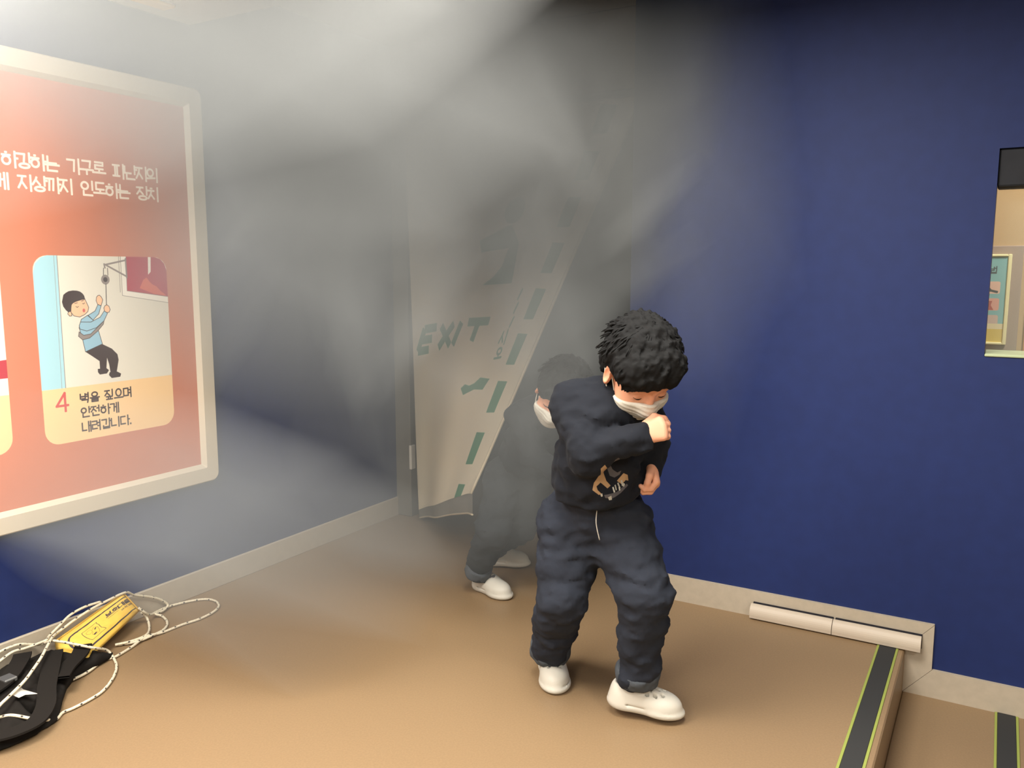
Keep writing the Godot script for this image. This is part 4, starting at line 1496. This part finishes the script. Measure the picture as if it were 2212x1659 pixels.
func face_basis(yaw: float, pitch: float, roll: float) -> Basis:
	var f := (TOWARD * cos(yaw) + RIGHT * sin(yaw)) * cos(pitch) - Vector3.UP * sin(pitch)
	var x := Vector3.UP.cross(f).normalized()
	var b := Basis(x, f.cross(x).normalized(), f)
	return b.rotated(f, roll)


func build_front_boy() -> void:
	mat("skin", Color(0.85, 0.62, 0.5), 0.55, {"subsurf_scatter_enabled": true, "subsurf_scatter_strength": 0.12})
	mat("black_hair", Color(0.115, 0.115, 0.115), 0.8, {"metallic_specular": 0.15})
	mat("mask_cloth", Color(0.8, 0.785, 0.73), 0.8)
	mat("clog_white", Color(0.78, 0.765, 0.715), 0.5)
	cloth("navy_denim", Color(0.2, 0.215, 0.25))
	cloth("denim_inside", Color(0.34, 0.36, 0.38))
	cloth("charcoal_denim", Color(0.2, 0.21, 0.22))
	cloth("charcoal_sweater", Color(0.13, 0.135, 0.145))
	var sweat := print_mat("printed_sweater", print_image(), 0.95)
	sweat.metallic_specular = 0.12
	sweat.rim_enabled = true
	sweat.rim = 0.06
	var J := {
		"pelvis": Vector3(-0.926, 0.539, -2.030), "belly": Vector3(-0.897, 0.685, -1.978), "chest": Vector3(-0.868, 0.825, -1.945), "neck": Vector3(-0.827, 0.892, -1.955), "head": Vector3(-0.764, 0.955, -1.932),
		"shR": Vector3(-0.936, 0.850, -1.920), "elR": Vector3(-0.856, 0.754, -1.845), "wrR": Vector3(-0.722, 0.812, -1.866), "haR": Vector3(-0.680, 0.828, -1.873),
		"shL": Vector3(-0.797, 0.830, -2.013), "elL": Vector3(-0.787, 0.733, -2.085), "wrL": Vector3(-0.772, 0.688, -2.05), "haL": Vector3(-0.762, 0.663, -2.04),
		"hipR": Vector3(-0.984, 0.509, -2.019), "hipL": Vector3(-0.864, 0.521, -2.045), "knR": Vector3(-0.979, 0.320, -1.942), "anR": Vector3(-1.09, 0.085, -2.09),
		"knL": Vector3(-0.749, 0.369, -1.962), "anL": Vector3(-0.783, 0.114, -2.018), "toeR": TOWARD, "toeL": RIGHT,
	}
	var u := RIGHT
	var fr := (TOWARD + RIGHT * 0.3).normalized()
	var o := {
		"skin": M.skin, "hair": M.black_hair, "mask": M.mask_cloth, "sweater": sweat, "denim": M.navy_denim, "cuff": M.denim_inside, "shoe": M.clog_white, "seed": 41,
		"head_scale": 0.99, "head_basis": face_basis(0.36, 0.74, 0.06), "curlR": 1.0, "curlL": 0.45, "backR": TOWARD + Vector3(0, 0.35, 0), "backL": RIGHT,
		"hem": Vector3(-0.9, 0.622, -1.995), "print_axes": [Vector3(-0.82, 0.690, -1.90), u / 0.17, Vector3(0, -1, 0) / 0.17, fr],
		"shoe_dirR": (TOWARD + RIGHT * 0.02).normalized(), "shoe_atR": Vector3(-1.13, 0.0, -2.17), "shoe_dirL": (RIGHT * 0.95 + TOWARD * 0.3 - Vector3(0, 0.08, 0)).normalized(), "shoe_atL": Vector3(-0.862, 0.026, -2.0), "shoe_scale": 1.05,
		"drawstring": true, "cord": [Vector3(-0.862, 0.6, -1.91), Vector3(-0.86, 0.56, -1.9), Vector3(-0.852, 0.515, -1.905)],
	}
	make_person("person", "child in white mask and dark printed sweater stooping forward, fist held to the mouth", "person", J, o)


func build_rear_child() -> void:
	var J := {
		"pelvis": Vector3(-1.510, 0.473, -2.650), "belly": Vector3(-1.440, 0.583, -2.610), "chest": Vector3(-1.359, 0.689, -2.575), "neck": Vector3(-1.315, 0.735, -2.561), "head": Vector3(-1.272, 0.785, -2.50),
		"shR": Vector3(-1.42, 0.7, -2.5), "elR": Vector3(-1.36, 0.57, -2.47), "wrR": Vector3(-1.24, 0.52, -2.46), "haR": Vector3(-1.2, 0.51, -2.46),
		"shL": Vector3(-1.29, 0.7, -2.64), "elL": Vector3(-1.25, 0.58, -2.6), "wrL": Vector3(-1.23, 0.5, -2.53), "haL": Vector3(-1.22, 0.47, -2.5),
		"hipR": Vector3(-1.56, 0.435, -2.632), "hipL": Vector3(-1.473, 0.438, -2.672), "knR": Vector3(-1.542, 0.261, -2.492), "anR": Vector3(-1.632, 0.082, -2.54),
		"knL": Vector3(-1.503, 0.257, -2.66), "anL": Vector3(-1.725, 0.085, -2.81), "toeR": TOWARD, "toeL": RIGHT,
	}
	var o := {
		"skin": M.skin, "hair": M.black_hair, "mask": M.mask_cloth, "sweater": M.charcoal_sweater, "denim": M.charcoal_denim, "cuff": M.denim_inside, "shoe": M.clog_white, "seed": 61, "cell": 1.35, "girth": 0.86,
		"head_scale": 0.94, "head_basis": face_basis(-0.3, 0.5, -0.45), "curlR": 0.9, "curlL": 0.4, "backR": TOWARD, "backL": RIGHT,
		"hem": Vector3(-1.485, 0.5, -2.635), "holes": false, "charmR": true,
		"shoe_dirR": (TOWARD * 0.75 + RIGHT * 0.65).normalized(), "shoe_atR": Vector3(-1.675, 0.0, -2.59), "shoe_dirL": (RIGHT + TOWARD * 0.15).normalized(), "shoe_atL": Vector3(-1.775, 0.006, -2.80), "shoe_upL": Vector3(0, 1, 0),
	}
	make_person("person", "child bent low in the smoke behind the stooping child, coming past the curtain", "person", J, o)


# ---------------------------------------------------------------- smoke

# a wisp or bank of even smoke: a leaning block, thickest in its middle and thinning out to its rim
func puff(parent: Node, called: String, at: Vector3, radii: Vector3, turn: Basis, roll: float, depth: float) -> void:
	var f := FogVolume.new()
	f.name = called
	f.shape = RenderingServer.FOG_VOLUME_SHAPE_BOX
	f.size = Vector3(1.2, 1.2, 1.2)
	# stand the block on its corner, roll it, then stretch it to the radii
	var on_corner := Basis(Quaternion(Vector3(1, 1, 1).normalized(), Vector3(0, 0, 1)))
	f.transform = Transform3D(turn * Basis.from_scale(radii) * Basis(Vector3(0, 0, 1), roll) * on_corner, at)
	var m := FogMaterial.new()
	m.density = depth / (radii.z * 2.08)
	m.albedo = Color(0.955, 0.96, 0.945)
	f.material = m
	parent.add_child(f, true)


func build_smoke() -> void:
	var o := Node3D.new()
	o.name = "smoke"
	add_child(o)
	tag(o, "pale drifting smoke that pours out of the doorway and spreads under the ceiling", "smoke", "", "stuff")
	# banks: centre, radii (along the doorway, up, out of it), optical depth through the middle, blocks, roll
	var banks := [
		[Vector3(-1.63, 1.60, -2.46), Vector3(1.00, 0.80, 0.42), 2.10, 2, 0.1],
		[Vector3(-1.67, 1.76, -2.21), Vector3(0.95, 0.65, 0.45), 1.35, 2, 0.3],
		[Vector3(-1.40, 1.41, -2.54), Vector3(0.60, 0.80, 0.36), 1.30, 2, 0.2],
		[Vector3(-1.73, 1.78, -1.89), Vector3(0.95, 0.62, 0.45), 0.95, 2, -0.2],
		[Vector3(-1.70, 1.80, -1.27), Vector3(1.15, 0.50, 0.45), 0.75, 2, -0.2],
		[Vector3(-1.67, 1.02, -2.44), Vector3(0.55, 0.75, 0.30), 0.30, 1, 0.1],
		[Vector3(-1.84, 0.60, -2.34), Vector3(0.42, 0.62, 0.28), 0.36, 1, 0.0],
		[Vector3(-1.89, 1.29, -1.79), Vector3(0.75, 0.85, 0.40), 0.85, 2, -0.4],
		[Vector3(-1.24, 0.75, -2.23), Vector3(0.36, 0.55, 0.13), 0.38, 1, 0.2],
		[Vector3(-1.55, 0.32, -2.34), Vector3(0.60, 0.28, 0.30), 0.25, 1, 0.0],
		[Vector3(-0.93, 1.56, -2.47), Vector3(0.50, 1.00, 0.22), 0.27, 2, -0.1],
		[Vector3(-2.01, 0.47, -1.55), Vector3(0.95, 0.45, 0.35), 0.70, 2, 0.3],
		[Vector3(-1.25, 1.86, -2.57), Vector3(0.65, 0.50, 0.30), 1.00, 1, 0.4],
	]
	var basis := Basis(RIGHT, Vector3.UP, TOWARD).orthonormalized()
	var rng := RandomNumberGenerator.new()
	rng.seed = 8
	for b in banks:
		for k in b[3]:
			var shift: Vector3 = Vector3(rng.randf_range(-1, 1), rng.randf_range(-1, 1), rng.randf_range(-1, 1)) * 0.15 * b[1] * float(k)
			puff(o, "smoke_bank", b[0] + shift, b[1] * (1.0 - 0.18 * k), basis.rotated(TOWARD, -b[4]), rng.randf_range(0, 0.4) + k * 0.52, b[2] / b[3])
	# wisps torn off the plume
	for k in 22:
		var at := Vector3(-1.6, 1.4, -2.3) + RIGHT * rng.randf_range(-0.85, 0.75) + Vector3.UP * rng.randf_range(-0.5, 0.5) + TOWARD * rng.randf_range(-0.3, 0.25)
		var r := Vector3(rng.randf_range(0.06, 0.13), rng.randf_range(0.25, 0.5), rng.randf_range(0.06, 0.12))
		puff(o, "smoke_wisp", at, r, basis.rotated(TOWARD, rng.randf_range(-1.1, 0.5)), rng.randf_range(0, 1), rng.randf_range(0.15, 0.3))
